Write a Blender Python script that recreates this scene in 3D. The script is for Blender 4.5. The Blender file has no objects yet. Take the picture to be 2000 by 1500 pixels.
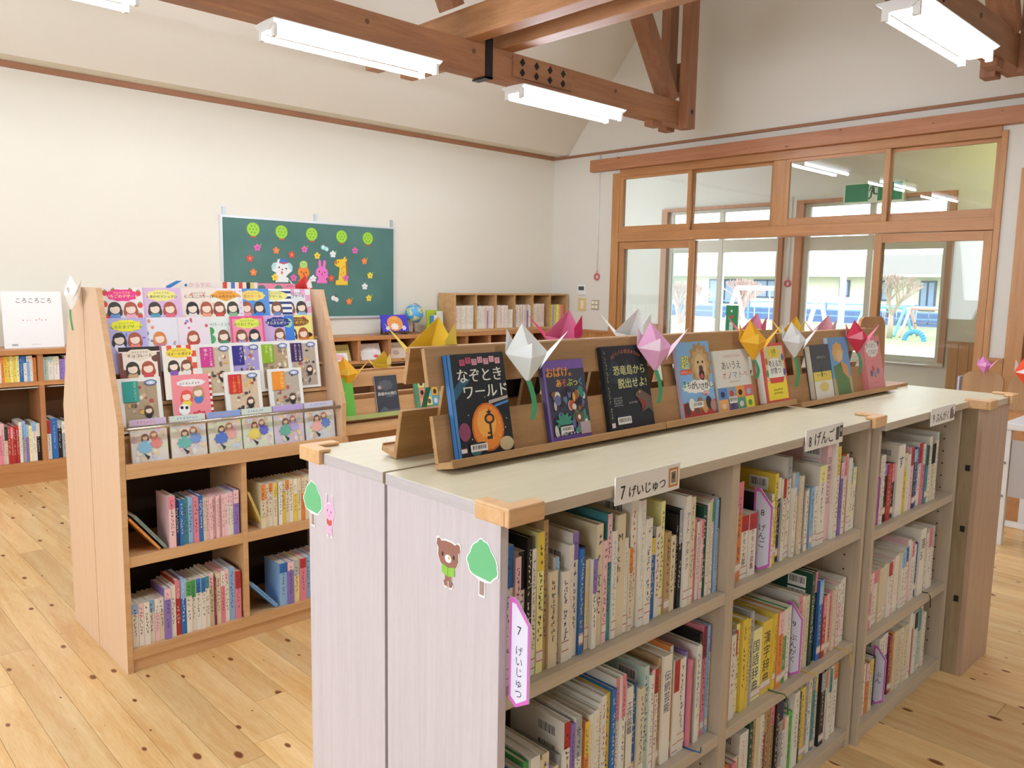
import bpy, bmesh, math, random
from mathutils import Matrix, Vector
random.seed(7)
scene = bpy.context.scene
COL = scene.collection

# ------------------------------------------------------------------ camera
FPX, PITCH, ROLL, YAW, CAMH = 1558.5, 0.12471, 0.01689, 0.807378, 1.5
def camera():
    cp, sp, cy, sy = math.cos(PITCH), math.sin(PITCH), math.cos(YAW), math.sin(YAW)
    F = Vector((cy*cp, sy*cp, -sp)); r = Vector((sy, -cy, 0)); u = r.cross(F)
    r2 = r*math.cos(ROLL) + u*math.sin(ROLL); u2 = u*math.cos(ROLL) - r*math.sin(ROLL)
    cd = bpy.data.cameras.new('camera'); cd.sensor_width = 36.0; cd.lens = 36.0*FPX/2000.0
    cd.clip_start = 0.05; cd.clip_end = 300
    co = bpy.data.objects.new('camera', cd); COL.objects.link(co)
    m = Matrix((r2, u2, -F)).transposed().to_4x4(); m.translation = Vector((0, 0, CAMH))
    co.matrix_world = m
    scene.camera = co
camera()

# ------------------------------------------------------------------ sky, daylight, exposure
w = bpy.data.worlds.new('overcast_sky'); scene.world = w; w.use_nodes = True
bg = w.node_tree.nodes['Background']; bg.inputs[0].default_value = (0.82, 0.91, 1.0, 1); bg.inputs[1].default_value = 4.8
scene.view_settings.view_transform = 'Standard'; scene.view_settings.look = 'None'
scene.view_settings.exposure = 0.1; scene.view_settings.gamma = 1.0
scene.view_settings.use_curve_mapping = False
def area(name, loc, rot, sx, sy, power, col):
    d = bpy.data.lights.new(name, 'AREA'); d.shape = 'RECTANGLE'; d.size = sx; d.size_y = sy
    d.energy = power; d.color = col
    o = bpy.data.objects.new(name, d); COL.objects.link(o); o.location = loc; o.rotation_euler = rot
# daylight entering by the window band of the side wall left of the camera
area('daylight_side_window', (-3.3, 2.2, 2.0), (0, -math.pi/2+.45, 0), 1.5, 6.6, 95, (0.88, 0.93, 1.0))

# ------------------------------------------------------------------ materials
def srgb(h):
    v = [int(h[i:i+2], 16)/255 for i in (0, 2, 4)]
    return tuple(c/12.92 if c <= .04045 else ((c+.055)/1.055)**2.4 for c in v) + (1.0,)
MATS = {}
def principled(name):
    m = bpy.data.materials.new(name); m.use_nodes = True
    return m, m.node_tree.nodes, m.node_tree.links, m.node_tree.nodes['Principled BSDF']
def flat(h, rough=.5, name=None, metal=0.0, spec=.4):
    k = ('f', h, rough, metal)
    if k not in MATS:
        m, n, l, b = principled(name or 'colour_'+h)
        b.inputs['Base Color'].default_value = srgb(h); b.inputs['Roughness'].default_value = rough
        b.inputs['Metallic'].default_value = metal; b.inputs['Specular IOR Level'].default_value = spec
        MATS[k] = m
    return MATS[k]
def wood(name, ha, hb, axis=0, rough=.4, scale=9, knots=None, stretch=14, vary=.12, fine=.5):
    if name in MATS: return MATS[name]
    m, n, l, b = principled(name)
    tc = n.new('ShaderNodeTexCoord'); mp = n.new('ShaderNodeMapping')
    s = [stretch]*3; s[axis] = 1.0
    mp.inputs['Scale'].default_value = s
    oi = n.new('ShaderNodeObjectInfo')
    off = n.new('ShaderNodeVectorMath'); off.operation = 'MULTIPLY_ADD'
    comb = n.new('ShaderNodeCombineXYZ')
    l.new(oi.outputs['Random'], comb.inputs[0]); l.new(oi.outputs['Random'], comb.inputs[1]); l.new(oi.outputs['Random'], comb.inputs[2])
    off.inputs[1].default_value = (37, 23, 51)
    l.new(comb.outputs[0], off.inputs[0]); l.new(tc.outputs['Object'], off.inputs[2])
    l.new(off.outputs[0], mp.inputs['Vector'])
    nz = n.new('ShaderNodeTexNoise'); nz.inputs['Scale'].default_value = scale/6; nz.inputs['Detail'].default_value = 5
    nz.inputs['Roughness'].default_value = .62; nz.inputs['Distortion'].default_value = .6
    l.new(mp.outputs[0], nz.inputs['Vector'])
    n2 = n.new('ShaderNodeTexNoise'); n2.inputs['Scale'].default_value = scale*2.2; n2.inputs['Detail'].default_value = 2
    l.new(mp.outputs[0], n2.inputs['Vector'])
    mix0 = n.new('ShaderNodeMix'); mix0.data_type = 'FLOAT'; mix0.inputs[0].default_value = fine*.5
    l.new(nz.outputs['Fac'], mix0.inputs[2]); l.new(n2.outputs['Fac'], mix0.inputs[3])
    cr = n.new('ShaderNodeValToRGB'); cr.color_ramp.elements[0].position = .33; cr.color_ramp.elements[1].position = .67
    cr.color_ramp.elements[0].color = srgb(hb); cr.color_ramp.elements[1].color = srgb(ha)
    l.new(mix0.outputs[0], cr.inputs[0])
    out = cr.outputs[0]
    if knots:
        vo = n.new('ShaderNodeTexVoronoi'); vo.voronoi_dimensions = '2D'; vo.inputs['Scale'].default_value = 2.4; vo.inputs['Randomness'].default_value = 1.0
        mk = n.new('ShaderNodeMapping'); ks = [3.4]*3; ks[axis] = 1.7; mk.inputs['Scale'].default_value = ks
        sx = n.new('ShaderNodeSeparateXYZ'); cx = n.new('ShaderNodeCombineXYZ')
        l.new(off.outputs[0], mk.inputs['Vector']); l.new(mk.outputs[0], sx.inputs[0])
        l.new(sx.outputs['XYZ'.index(knots[0])], cx.inputs[0]); l.new(sx.outputs['XYZ'.index(knots[1])], cx.inputs[1]); l.new(cx.outputs[0], vo.inputs['Vector'])
        kr = n.new('ShaderNodeValToRGB'); kr.color_ramp.elements[0].position = .075; kr.color_ramp.elements[1].position = .12
        kr.color_ramp.elements[0].color = (1, 1, 1, 1); kr.color_ramp.elements[1].color = (0, 0, 0, 1)
        sc = n.new('ShaderNodeSeparateColor'); l.new(vo.outputs['Color'], sc.inputs[0]); pw_ = n.new('ShaderNodeMath'); pw_.operation = 'POWER'; pw_.inputs[1].default_value = 2.2; l.new(sc.outputs[0], pw_.inputs[0])
        ad = n.new('ShaderNodeMath'); ad.inputs[1].default_value = .06; l.new(pw_.outputs[0], ad.inputs[0]); dv_ = n.new('ShaderNodeMath'); dv_.operation = 'DIVIDE'; l.new(vo.outputs['Distance'], dv_.inputs[0]); l.new(ad.outputs[0], dv_.inputs[1]); l.new(dv_.outputs[0], kr.inputs[0])
        mx = n.new('ShaderNodeMix'); mx.data_type = 'RGBA'; mx.inputs[7].default_value = srgb('7a4524')
        l.new(kr.outputs[0], mx.inputs[0]); l.new(out, mx.inputs[6]); out = mx.outputs[2]
    hsv = n.new('ShaderNodeHueSaturation')
    mr = n.new('ShaderNodeMapRange'); mr.inputs[3].default_value = 1-vary; mr.inputs[4].default_value = 1+vary
    l.new(oi.outputs['Random'], mr.inputs[0]); l.new(mr.outputs[0], hsv.inputs['Value']); l.new(out, hsv.inputs['Color'])
    l.new(hsv.outputs[0], b.inputs['Base Color'])
    b.inputs['Roughness'].default_value = rough
    bp = n.new('ShaderNodeBump'); bp.inputs['Strength'].default_value = .06; bp.inputs['Distance'].default_value = .002
    l.new(n2.outputs['Fac'], bp.inputs['Height']); l.new(bp.outputs[0], b.inputs['Normal'])
    MATS[name] = m
    return m
def plaster(name, h, bump=.15):
    if name in MATS: return MATS[name]
    m, n, l, b = principled(name)
    tc = n.new('ShaderNodeTexCoord'); nz = n.new('ShaderNodeTexNoise'); nz.inputs['Scale'].default_value = 160; nz.inputs['Detail'].default_value = 3
    l.new(tc.outputs['Object'], nz.inputs['Vector'])
    n2 = n.new('ShaderNodeTexNoise'); n2.inputs['Scale'].default_value = .8; l.new(tc.outputs['Object'], n2.inputs['Vector'])
    hs = n.new('ShaderNodeHueSaturation'); hs.inputs['Color'].default_value = srgb(h)
    mr = n.new('ShaderNodeMapRange'); mr.inputs[3].default_value = .97; mr.inputs[4].default_value = 1.03
    l.new(n2.outputs['Fac'], mr.inputs[0]); l.new(mr.outputs[0], hs.inputs['Value']); l.new(hs.outputs[0], b.inputs['Base Color'])
    bp = n.new('ShaderNodeBump'); bp.inputs['Strength'].default_value = bump; bp.inputs['Distance'].default_value = .001
    l.new(nz.outputs['Fac'], bp.inputs['Height']); l.new(bp.outputs[0], b.inputs['Normal'])
    b.inputs['Roughness'].default_value = .85; b.inputs['Specular IOR Level'].default_value = .2
    MATS[name] = m
    return m
def glass():
    if 'glass' in MATS: return MATS['glass']
    m = bpy.data.materials.new('window_glass'); m.use_nodes = True; n = m.node_tree.nodes; l = m.node_tree.links
    n.clear(); o = n.new('ShaderNodeOutputMaterial'); mx = n.new('ShaderNodeMixShader'); fr = n.new('ShaderNodeFresnel'); fr.inputs[0].default_value = 1.45
    tr = n.new('ShaderNodeBsdfTransparent'); tr.inputs[0].default_value = (.97, .985, .98, 1); gl = n.new('ShaderNodeBsdfGlossy'); gl.inputs['Roughness'].default_value = .0
    l.new(fr.outputs[0], mx.inputs[0]); l.new(tr.outputs[0], mx.inputs[1]); l.new(gl.outputs[0], mx.inputs[2]); l.new(mx.outputs[0], o.inputs[0])
    MATS['glass'] = m
    return m
def emit(h, s, name):
    k = ('e', h, s)
    if k not in MATS:
        m, n, l, b = principled(name); b.inputs['Base Color'].default_value = srgb(h)
        b.inputs['Emission Color'].default_value = srgb(h); b.inputs['Emission Strength'].default_value = s; MATS[k] = m
    return MATS[k]

# ------------------------------------------------------------------ mesh helpers
class MB:
    """collects faces; build() links them as ONE mesh object"""
    def __init__(s): s.v = []; s.f = []; s.m = []; s.mats = []; s.sm = []
    def mi(s, m):
        if m not in s.mats: s.mats.append(m)
        return s.mats.index(m)
    def face(s, pts, m, smooth=False):
        i = len(s.v); s.v += [tuple(p) for p in pts]; s.f.append(tuple(range(i, i+len(pts)))); s.m.append(s.mi(m)); s.sm.append(smooth)
    def box(s, x0, y0, z0, x1, y1, z1, m):
        i = len(s.v); k = s.mi(m)
        s.v += [(x0,y0,z0),(x1,y0,z0),(x1,y1,z0),(x0,y1,z0),(x0,y0,z1),(x1,y0,z1),(x1,y1,z1),(x0,y1,z1)]
        for q in ((0,3,2,1),(4,5,6,7),(0,1,5,4),(1,2,6,5),(2,3,7,6),(3,0,4,7)):
            s.f.append(tuple(i+a for a in q)); s.m.append(k); s.sm.append(False)
        return s
    def prism(s, pts, a, b, m, axis='y', side=None):
        """2-D outline extruded from a to b along axis; outline coords are the other two axes in order"""
        def P(p, t): return (p[0], t, p[1]) if axis == 'y' else ((t, p[0], p[1]) if axis == 'x' else (p[0], p[1], t))
        n = len(pts); i = len(s.v); k = s.mi(m); ks = s.mi(side or m)
        s.v += [P(p, a) for p in pts] + [P(p, b) for p in pts]
        s.f.append(tuple(range(i, i+n))); s.m.append(k); s.sm.append(False)
        s.f.append(tuple(reversed(range(i+n, i+2*n)))); s.m.append(k); s.sm.append(False)
        for j in range(n):
            q = (j+1) % n
            s.f.append((i+j, i+n+j, i+n+q, i+q)); s.m.append(ks); s.sm.append(False)
        return s
    def tube(s, p, q, r, m, n=10, r2=None, caps=True):
        p = Vector(p); q = Vector(q); d = (q-p).normalized(); r2 = r if r2 is None else r2
        a = d.orthogonal().normalized(); b = d.cross(a); i = len(s.v); k = s.mi(m)
        for c, rr in ((p, r), (q, r2)):
            for j in range(n):
                t = 2*math.pi*j/n; s.v.append(tuple(c + a*math.cos(t)*rr + b*math.sin(t)*rr))
        for j in range(n):
            t = (j+1) % n; s.f.append((i+j, i+t, i+n+t, i+n+j)); s.m.append(k); s.sm.append(True)
        if caps:
            s.f.append(tuple(reversed(range(i, i+n)))); s.m.append(k); s.sm.append(False)
            s.f.append(tuple(range(i+n, i+2*n))); s.m.append(k); s.sm.append(False)
        return s
    def beam(s, p, q, w, h, m, up=(0,0,1)):
        """square-section bar from p to q, w across, h along up"""
        p = Vector(p); q = Vector(q); d = (q-p).normalized(); sd = d.cross(Vector(up)).normalized(); u = sd.cross(d)
        i = len(s.v); k = s.mi(m)
        for c in (p, q):
            for a, b in ((-1,-1),(1,-1),(1,1),(-1,1)): s.v.append(tuple(c + sd*a*w/2 + u*b*h/2))
        for f in ((3,2,1,0),(4,5,6,7),(0,1,5,4),(1,2,6,5),(2,3,7,6),(3,0,4,7)):
            s.f.append(tuple(i+a for a in f)); s.m.append(k); s.sm.append(False)
        return s
    def ball(s, c, r, m, n=20, k=12, sz=1.0):
        i = len(s.v); mm = s.mi(m)
        for a in range(k+1):
            th = math.pi*a/k
            for b in range(n):
                ph = 2*math.pi*b/n
                s.v.append((c[0]+r*math.sin(th)*math.cos(ph), c[1]+r*math.sin(th)*math.sin(ph), c[2]+r*sz*math.cos(th)))
        for a in range(k):
            for b in range(n):
                t = (b+1) % n; s.f.append((i+a*n+b, i+(a+1)*n+b, i+(a+1)*n+t, i+a*n+t)); s.m.append(mm); s.sm.append(True)
        return s
    def mesh(s, name):
        me = bpy.data.meshes.new(name); me.from_pydata(s.v, [], s.f)
        for m in s.mats: me.materials.append(m)
        me.polygons.foreach_set('material_index', s.m); me.polygons.foreach_set('use_smooth', s.sm)
        me.update(); return me
    def build(s, name, parent=None, loc=(0,0,0), rot=None, bevel=0, fix=True):
        me = s.mesh(name)
        if fix:
            bm = bmesh.new(); bm.from_mesh(me); bmesh.ops.recalc_face_normals(bm, faces=bm.faces); bm.to_mesh(me); bm.free()
        o = bpy.data.objects.new(name, me); COL.objects.link(o); o.location = loc
        if rot: o.rotation_euler = rot
        if parent: o.parent = parent
        if bevel:
            b = o.modifiers.new('bevel', 'BEVEL'); b.width = bevel; b.segments = 2; b.limit_method = 'ANGLE'
        return o
def tag(o, label=None, cat=None, group=None, kind=None):
    if label: o['label'] = label
    if cat: o['category'] = cat
    if group: o['group'] = group
    if kind: o['kind'] = kind
    return o
def thing(name, label, cat, loc=(0,0,0), rot=None, group=None):
    o = bpy.data.objects.new(name, None); COL.objects.link(o); o.location = loc; o.empty_display_size = .05
    if rot: o.rotation_euler = rot
    return tag(o, label, cat, group)
def struct(o): o['kind'] = 'structure'; return o
def bx(name, parent, x0, y0, z0, x1, y1, z1, m, bevel=0, loc=(0,0,0)):
    return MB().box(x0, y0, z0, x1, y1, z1, m).build(name, parent, loc, bevel=bevel)
def ordn(i):
    w_ = 'first second third fourth fifth sixth seventh eighth ninth tenth eleventh twelfth thirteenth fourteenth fifteenth sixteenth seventeenth eighteenth nineteenth twentieth'.split()
    if i < 20: return w_[i]
    t_ = {2: ('twenty', 'twentieth'), 3: ('thirty', 'thirtieth'), 4: ('forty', 'fortieth'), 5: ('fifty', 'fiftieth')}[(i+1)//10]
    return t_[1] if (i+1) % 10 == 0 else t_[0]+'-'+w_[(i+1) % 10-1]

# ------------------------------------------------------------------ flat print: lettering and pictures on covers, signs, labels
GL = {}
def glyph(c):
    if c not in GL:
        cu = bpy.data.curves.new('glyph', 'FONT'); cu.body = c; cu.resolution_u = 2; cu.size = 1.0
        o = bpy.data.objects.new('glyph', cu); me = bpy.data.meshes.new_from_object(o)
        vs = [v.co.copy() for v in me.vertices]; fs = [tuple(p.vertices) for p in me.polygons]
        adv = 1.0 if ord(c) > 0x2000 else max([v.x for v in vs] + [.25]) + .08
        GL[c] = (vs, fs, adv)
        bpy.data.objects.remove(o); bpy.data.curves.remove(cu); bpy.data.meshes.remove(me)
    return GL[c]
class Print:
    """flat shapes in (u right, v up), metres; higher layers lie a hair in front"""
    def __init__(s): s.mb = MB(); s.n = 0
    def _f(s, pts, col):
        d = .0004 + .00006*s.n
        s.mb.face([(p[0], -d, p[1]) for p in pts], col if not isinstance(col, str) else flat(col, .45))
    def poly(s, pts, col): s._f(pts, col); s.n += 1; return s
    def rect(s, u0, v0, u1, v1, col): return s.poly([(u0,v0),(u1,v0),(u1,v1),(u0,v1)], col)
    def ell(s, cu, cv, ru, rv, col, n=18, a0=0, a1=360):
        pts = [(cu+ru*math.cos(math.radians(a0+(a1-a0)*i/n)), cv+rv*math.sin(math.radians(a0+(a1-a0)*i/n))) for i in range(n if a1-a0 == 360 else n+1)]
        return s.poly(pts, col)
    def star(s, cu, cv, r, col, n=5, inner=.5, rot=90):
        return s.poly([(cu+r*(1 if i % 2 == 0 else inner)*math.cos(math.radians(rot+180*i/n)), cv+r*(1 if i % 2 == 0 else inner)*math.sin(math.radians(rot+180*i/n))) for i in range(2*n)], col)
    def cloud(s, cu, cv, ru, rv, col, k=9, amp=.13, n=54):
        return s.poly([(cu+ru*(1+amp*math.cos(k*t))*math.cos(t), cv+rv*(1+amp*math.cos(k*t))*math.sin(t)) for t in [2*math.pi*i/n for i in range(n)]], col)
    def text(s, t, u, v, size, col, vert=False, sx=1.0, rot=0, bold=0):
        """centred horizontally at u with baseline v; or vertical, starting below v, centred on u"""
        ch = [glyph(c) for c in t]; m = flat(col, .45)
        tot = sum(g[2] for g in ch)*size*sx; x = u - tot/2; y = v
        ca, sa = math.cos(rot), math.sin(rot); d = .0004 + .00006*s.n
        for g, c in zip(ch, t):
            ox, oy = (u-.5*size*sx, y-.88*size) if vert else (x, v)
            for b in ([0] if not bold else [-bold, bold]):
                for f in g[1]:
                    P = []
                    for k in f:
                        p = g[0][k]; a_, b_ = ox+p.x*size*sx+b, oy+p.y*size
                        if vert and c == 'ー': a_, b_ = u+(p.y-.38)*size, y-.5*size-(p.x-.5)*size
                        a_, b_ = a_-u, b_-v
                        P.append((u+a_*ca-b_*sa, -d - b*.01, v+a_*sa+b_*ca))
                    s.mb.face(P, m)
            if vert: y -= size*1.02
            else: x += g[2]*size*sx
        s.n += 1; return s
    def marks(s, u, v0, v1, size, col, rnd):
        """print too small to read: a column of tiny strokes"""
        m = flat(col, .5); y = v1; d = .0004 + .00006*s.n
        while y - size > v0:
            if rnd.random() < .9:
                for k in range(3):
                    a = u + rnd.uniform(-.42, .18)*size; b = y - size*rnd.uniform(.15, .9)
                    if k % 2: q = (a, b, a+size*rnd.uniform(.3, .55), b+size*.13)
                    else: q = (a, b-size*.2, a+size*.14, b+size*rnd.uniform(.15, .35))
                    s.mb.face([(q[0],-d,q[1]),(q[2],-d,q[1]),(q[2],-d,q[3]),(q[0],-d,q[3])], m)
            y -= size*1.08
        s.n += 1; return s
    def hmarks(s, u0, u1, v, size, col, rnd):
        m = flat(col, .5); x = u0; d = .0004 + .00006*s.n
        while x + size <= u1 + 1e-6:
            for k in range(3):
                a = x + rnd.uniform(0, .45)*size; b = v + size*rnd.uniform(.05, .7)
                q = (a, b, a+size*.5, b+size*.14) if k % 2 else (a, v+size*.05, a+size*.15, v+size*rnd.uniform(.5, .95))
                s.mb.face([(q[0],-d,q[1]),(q[2],-d,q[1]),(q[2],-d,q[3]),(q[0],-d,q[3])], m)
            x += size*1.08
        s.n += 1; return s
    def barcode(s, u, v, w, h, rnd):
        s.rect(u, v, u+w, v+h, 'ece8e0')
        m = flat('1a1a1a'); x = u+w*.1; d = .0004 + .00006*s.n
        while x < u+w*.9:
            b = w*rnd.uniform(.015, .05)
            s.mb.face([(x,-d,v+h*.3),(x+b,-d,v+h*.3),(x+b,-d,v+h*.85),(x,-d,v+h*.85)], m); x += b + w*rnd.uniform(.02, .05)
        s.n += 1; return s
    def build(s, name, parent, mat=None):
        o = s.mb.build(name, parent, fix=False)
        if mat is not None: o.matrix_local = mat
        return o
# ================================================================== THE ROOM
XB, YW = 7.185, 6.825
CREAM = plaster('cream_wall', 'e6e1d2'); CEILM = plaster('ceiling_paint', 'e2dccf'); WHITEW = plaster('white_wall', 'dfdbd2')
TIM = wood('truss_timber', 'a87650', '8a5a3a', 0, .5, 10, vary=.08); TIMY = wood('truss_timber_y', 'b5845a', '946540', 1, .5, 10, vary=.08); TIMZ = wood('truss_timber_z', 'a37150', '885a3e', 2, .5, 10, vary=.08)
DOORY = wood('door_wood_y', 'c18c5c', 'a97244', 1, .35, 10, vary=.05); DOORZ = wood('door_wood_z', 'c28e5a', 'a97442', 2, .35, 10, vary=.05)
HEAD = wood('header_wood', 'bd8460', 'a46a48', 1, .4, 9, knots='YZ', vary=.03)
TRIM = flat('9a6a4c', .5, 'trim_wood')
WAIN = wood('wainscot_wood', 'c9935a', 'ab743e', 2, .4, 10, knots='YZ', vary=.08)
BLACKM = flat('17181b', .35, 'black_iron')
PLANK = wood('pine_plank', 'e9c891', 'd1a163', 1, .25, 8, knots='XY', stretch=12, vary=.13)

floor = struct(bx('floor', None, -3, -4, -.06, XB, YW, -.012, flat('8a6236', .6)))
# floor planks, laid along y; widths about 12 cm, staggered butt joints
pw = .1195; i = 0; x = -1.3; nP = 0
while x < XB-.01:
    x1 = min(x+pw-.0012, XB); r_ = random.Random(i*13+5); cuts = [-.6]
    c = -.6 + r_.uniform(.9, 3.4)
    while c < YW-.8: cuts.append(c); c += r_.uniform(2.6, 3.9)
    cuts.append(YW)
    for a, b in zip(cuts, cuts[1:]):
        p = MB().box(0, 0, 0, x1-x, b-a-.0015, .012, PLANK).build('plank', floor, (x, a, -.012)); nP += 1
    x += pw; i += 1

wall_back = struct(bx('wall_back', None, -3, YW, 0, XB+.12, YW+.12, 3.02, CREAM))
mb = MB(); YO0, YO1, ZO = 1.99, 5.9, 2.75
mb.box(XB, YO1, 0, XB+.12, YW, 5.4, WHITEW).box(XB, YO0, ZO, XB+.12, YO1, 5.4, WHITEW)
mb.box(XB, 1.86, 0, XB+.12, YO0, 2.45, WHITEW).box(XB, -4, 2.45, XB+.12, YO0, 5.4, WHITEW).box(XB, -4, 0, XB+.12, .62, 2.45, WHITEW)
wall_right = struct(mb.build('wall_right'))
# the side wall left of the view has a window band
mb = MB()
mb.box(-3.12, -4, 0, -3, YW, .95, CREAM).box(-3.12, -4, 2.55, -3, YW, 5.4, CREAM)
for a, b in ((-4, -1.2), (5.6, YW)): mb.box(-3.12, a, .95, -3, b, 2.55, CREAM)
for a in (.5, 2.2, 3.9): mb.box(-3.1, a-.04, .95, -3.02, a+.04, 2.55, flat('d8d8d6', .4))
wall_left = struct(mb.build('wall_left'))
mb = MB()
mb.box(-3, -4.12, 0, XB, -4, 5.4, CREAM)
wall_front = struct(mb.build('wall_front'))
# ceiling: soffit ledge over the back wall, steep slope, then flat
mb = MB()
mb.prism([(YW, 3.02), (6.6, 3.02), (4.6, 5.4), (-4.1, 5.4), (-4.1, 5.5), (4.65, 5.5), (6.72, 3.08), (YW, 3.08)], -3.1, XB, CEILM, 'x')
ceiling = struct(mb.build('ceiling'))
struct(bx('trim_1', None, -3, YW-.03, 2.978, XB-.03, YW, 3.018, TRIM)); struct(bx('trim_2', None, XB-.025, -4, 2.983, XB, YW-.03, 3.01, TRIM))
struct(bx('trim_3', None, XB-.085, -1.5, 2.785, XB, 6.19, 2.915, HEAD, bevel=.004))
# wainscot boards with a cap, both sides of the doorway
def wainscot(n, y0, y1, x=XB, h=.95, side=-1):
    t = struct(bx('trim_%d' % n, None, x+side*.032, y0, h, x, y1, h+.03, DOORY))
    y = y0; k = 0
    while y < y1-.01:
        e = min(y+.1, y1); MB().box(0, 0, 0, .014, e-y-.004, h, WAIN).build('wainscot_board', t, (x+side*.016 if side < 0 else x+.002, y+.002, 0)); y += .1; k += 1
wainscot(4, 5.9, YW-.01); wainscot(5, 1.865, 1.985)

# ---- glazed sliding doors with transom lights
d1 = struct(thing('door_1', None, None)); X0, X1 = XB-.02, XB+.10
bx('door_jamb', d1, X0, 5.80, 0, X1, 5.90, 2.75, DOORZ, .003); bx('door_jamb', d1, X0, 1.975, 0, X1, 2.02, 2.75, DOORZ, .003)
bx('door_head', d1, X0, 2.02, 2.705, X1, 5.80, 2.785, DOORY, .003); bx('transom_bar', d1, X0, 2.02, 1.99, X1, 5.80, 2.09, DOORY, .003)
bx('mullion', d1, X0+.01, 3.82, 2.09, X1-.01, 3.94, 2.705, DOORZ, .003)
def sash(n, y0, y1, z0, z1, xa, st=.05, rl=.07, rb=.07, th=.03):
    w_ = struct(thing(n, None, None)) if n.startswith('window') or n.startswith('door_') else None
    bx('stile', w_, xa, y0, z0, xa+th, y0+st, z1, DOORZ, .002); bx('stile', w_, xa, y1-st, z0, xa+th, y1, z1, DOORZ, .002)
    bx('rail', w_, xa, y0+st, z1-rl, xa+th, y1-st, z1, DOORY, .002); bx('rail', w_, xa, y0+st, z0, xa+th, y1-st, z0+rb, DOORY, .002)
    bx('pane', w_, xa+th/2-.002, y0+st, z0+rb, xa+th/2+.002, y1-st, z1-rl, glass())
    return w_
for n, (a, b, xa) in enumerate(((4.86, 5.80, 7.175), (3.94, 4.90, 7.225), (2.86, 3.82, 7.175), (2.02, 2.90, 7.225))):
    sash('window_%d' % (n+1), a, b, 2.09, 2.705, xa, .045, .03, .07)
for n, (a, b, xa) in enumerate(((4.80, 5.79, 7.18), (4.80, 5.79, 7.23), (2.025, 2.945, 7.18), (2.025, 2.945, 7.23))):
    s_ = sash('door_%d' % (n+3), a, b, 0, 1.985, xa, .062, .075, .30)
d2 = struct(thing('door_2', None, None))
bx('door_jamb', d2, XB-.03, 1.74, 0, XB+.1, 1.86, 2.45, DOORZ, .003); bx('door_jamb', d2, XB-.03, .62, 0, XB+.1, .74, 2.45, DOORZ, .003)
bx('door_leaf', d2, XB+.03, .74, 0, XB+.07, 1.74, 2.40, wood('door_leaf', 'a8643f', '8d4e30', 2, .35)); bx('door_head', d2, XB-.03, .74, 2.38, XB+.1, 1.74, 2.45, DOORY)

# ---- roof trusses
def truss(Y, label, xend, braces=True):
    t = thing('roof_truss', label, 'roof truss', (0, 0, 0))
    bx('tie_beam', t, -2.95, Y, 3.0, xend, Y+.13, 3.22, TIM, .004)
    sp = MB(); sp.box(4.28, Y-.018, 3.045, 4.93, Y, 3.20, TIM); pl = sp.build('splice_plate', t)
    for k in range(4):
        for j in range(2):
            cx, cz = 4.37+k*.15, 3.16-j*.075
            MB().prism([(cx-.024, cz), (cx, cz-.028), (cx+.024, cz), (cx, cz+.028)], Y-.026, Y-.018, BLACKM).build('bolt_head', pl)
    st = MB(); st.box(4.01, Y-.012, 2.985, 4.075, Y, 3.27, BLACKM).box(4.01, Y-.012, 2.985, 4.075, Y+.142, 2.998, BLACKM); st.build('iron_strap', t)
    bx('post', t, xend-.25, Y-.10, 2.97, xend-.12, Y, 5.35, TIMZ, .004); bx('post', t, xend-.25, Y+.13, 2.97, xend-.12, Y+.23, 5.35, TIMZ, .004)
    MB().prism([(xend-.2, 3.12), (xend-.18, 3.095), (xend-.16, 3.12), (xend-.18, 3.145)], Y-.106, Y-.1, BLACKM).build('bolt_head', t)
    MB().beam((xend-.33, Y+.065, 3.22), (xend-1.5, Y+.065, 4.9), .11, .17, TIMZ, (0, 1, 0)).build('brace', t)
    bx('spacer_block', t, xend-.62, Y+.02, 2.95, xend-.48, Y+.11, 3.0, TIM); bx('bearing_block', t, xend-.06, Y+.14, 3.35, xend+.12, Y+.28, 3.62, TIM)
    for k in (2.1, 3.0, 3.9, 5.5):
        MB().tube((k, Y-.004, 3.15), (k, Y, 3.15), .016, flat('6f4630', .6), 10).build('peg', t)
    MB().beam((3.75, Y+.065, 3.42), (3.1, Y+.065, 4.6), .11, .16, TIMZ, (0, 1, 0)).build('strut', t)
    return t
truss(4.53, 'brown timber truss with bolted splice plate nearest the back wall', 6.68)
truss(1.72, 'brown timber truss seen at the top right corner', 6.55); truss(-1.2, 'unseen timber truss added behind the camera to carry a light', 6.5)  # the last truss is unseen, added to carry the light behind the camera
for xa, lb in ((3.82, 'left one of the two parallel cross beams over the trusses'), (4.17, 'right one of the two parallel cross beams over the trusses')):
    tag(bx('cross_beam', None, xa, -3.6, 3.221, xa+.13, 5.80, 3.43, TIMY, .004), lb, 'beam', 'cross beams')

# ---- fluorescent lights
TUBE = emit('e8f1ff', 68, 'lit_tube'); FIXW = flat('e9e9e6', .4, 'fixture_white')
def fixture(x, Y, label):
    t = thing('fluorescent_light', label, 'ceiling light', (x, Y, 3.0), group='twin tube fluorescent lights')
    L_ = 1.23
    MB().prism([(-.125, -.012), (-.045, -.062), (.045, -.062), (.125, -.012), (.125, -.006), (.03, -.002), (-.03, -.002), (-.125, -.006)], 0, L_, FIXW, 'x').build('reflector', t)
    for sy in (-.078, .078):
        MB().tube((.03, sy, -.078), (L_-.03, sy, -.078), .0165, TUBE, 12).build('tube', t)
        for e in (.012, L_-.034): MB().box(e, sy-.019, -.098, e+.022, sy+.019, -.03, FIXW).build('lamp_holder', t)
fixture(2.30, 4.545, 'lit twin tube light nearest the iron strap, left of it'); fixture(4.33, 4.575, 'lit twin tube light under the diamond bolted splice plate')
fixture(4.42, 1.77, 'lit twin tube light at the top right corner'); fixture(.37, 4.6, 'lit twin tube light cut off at the top left corner')
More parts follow.
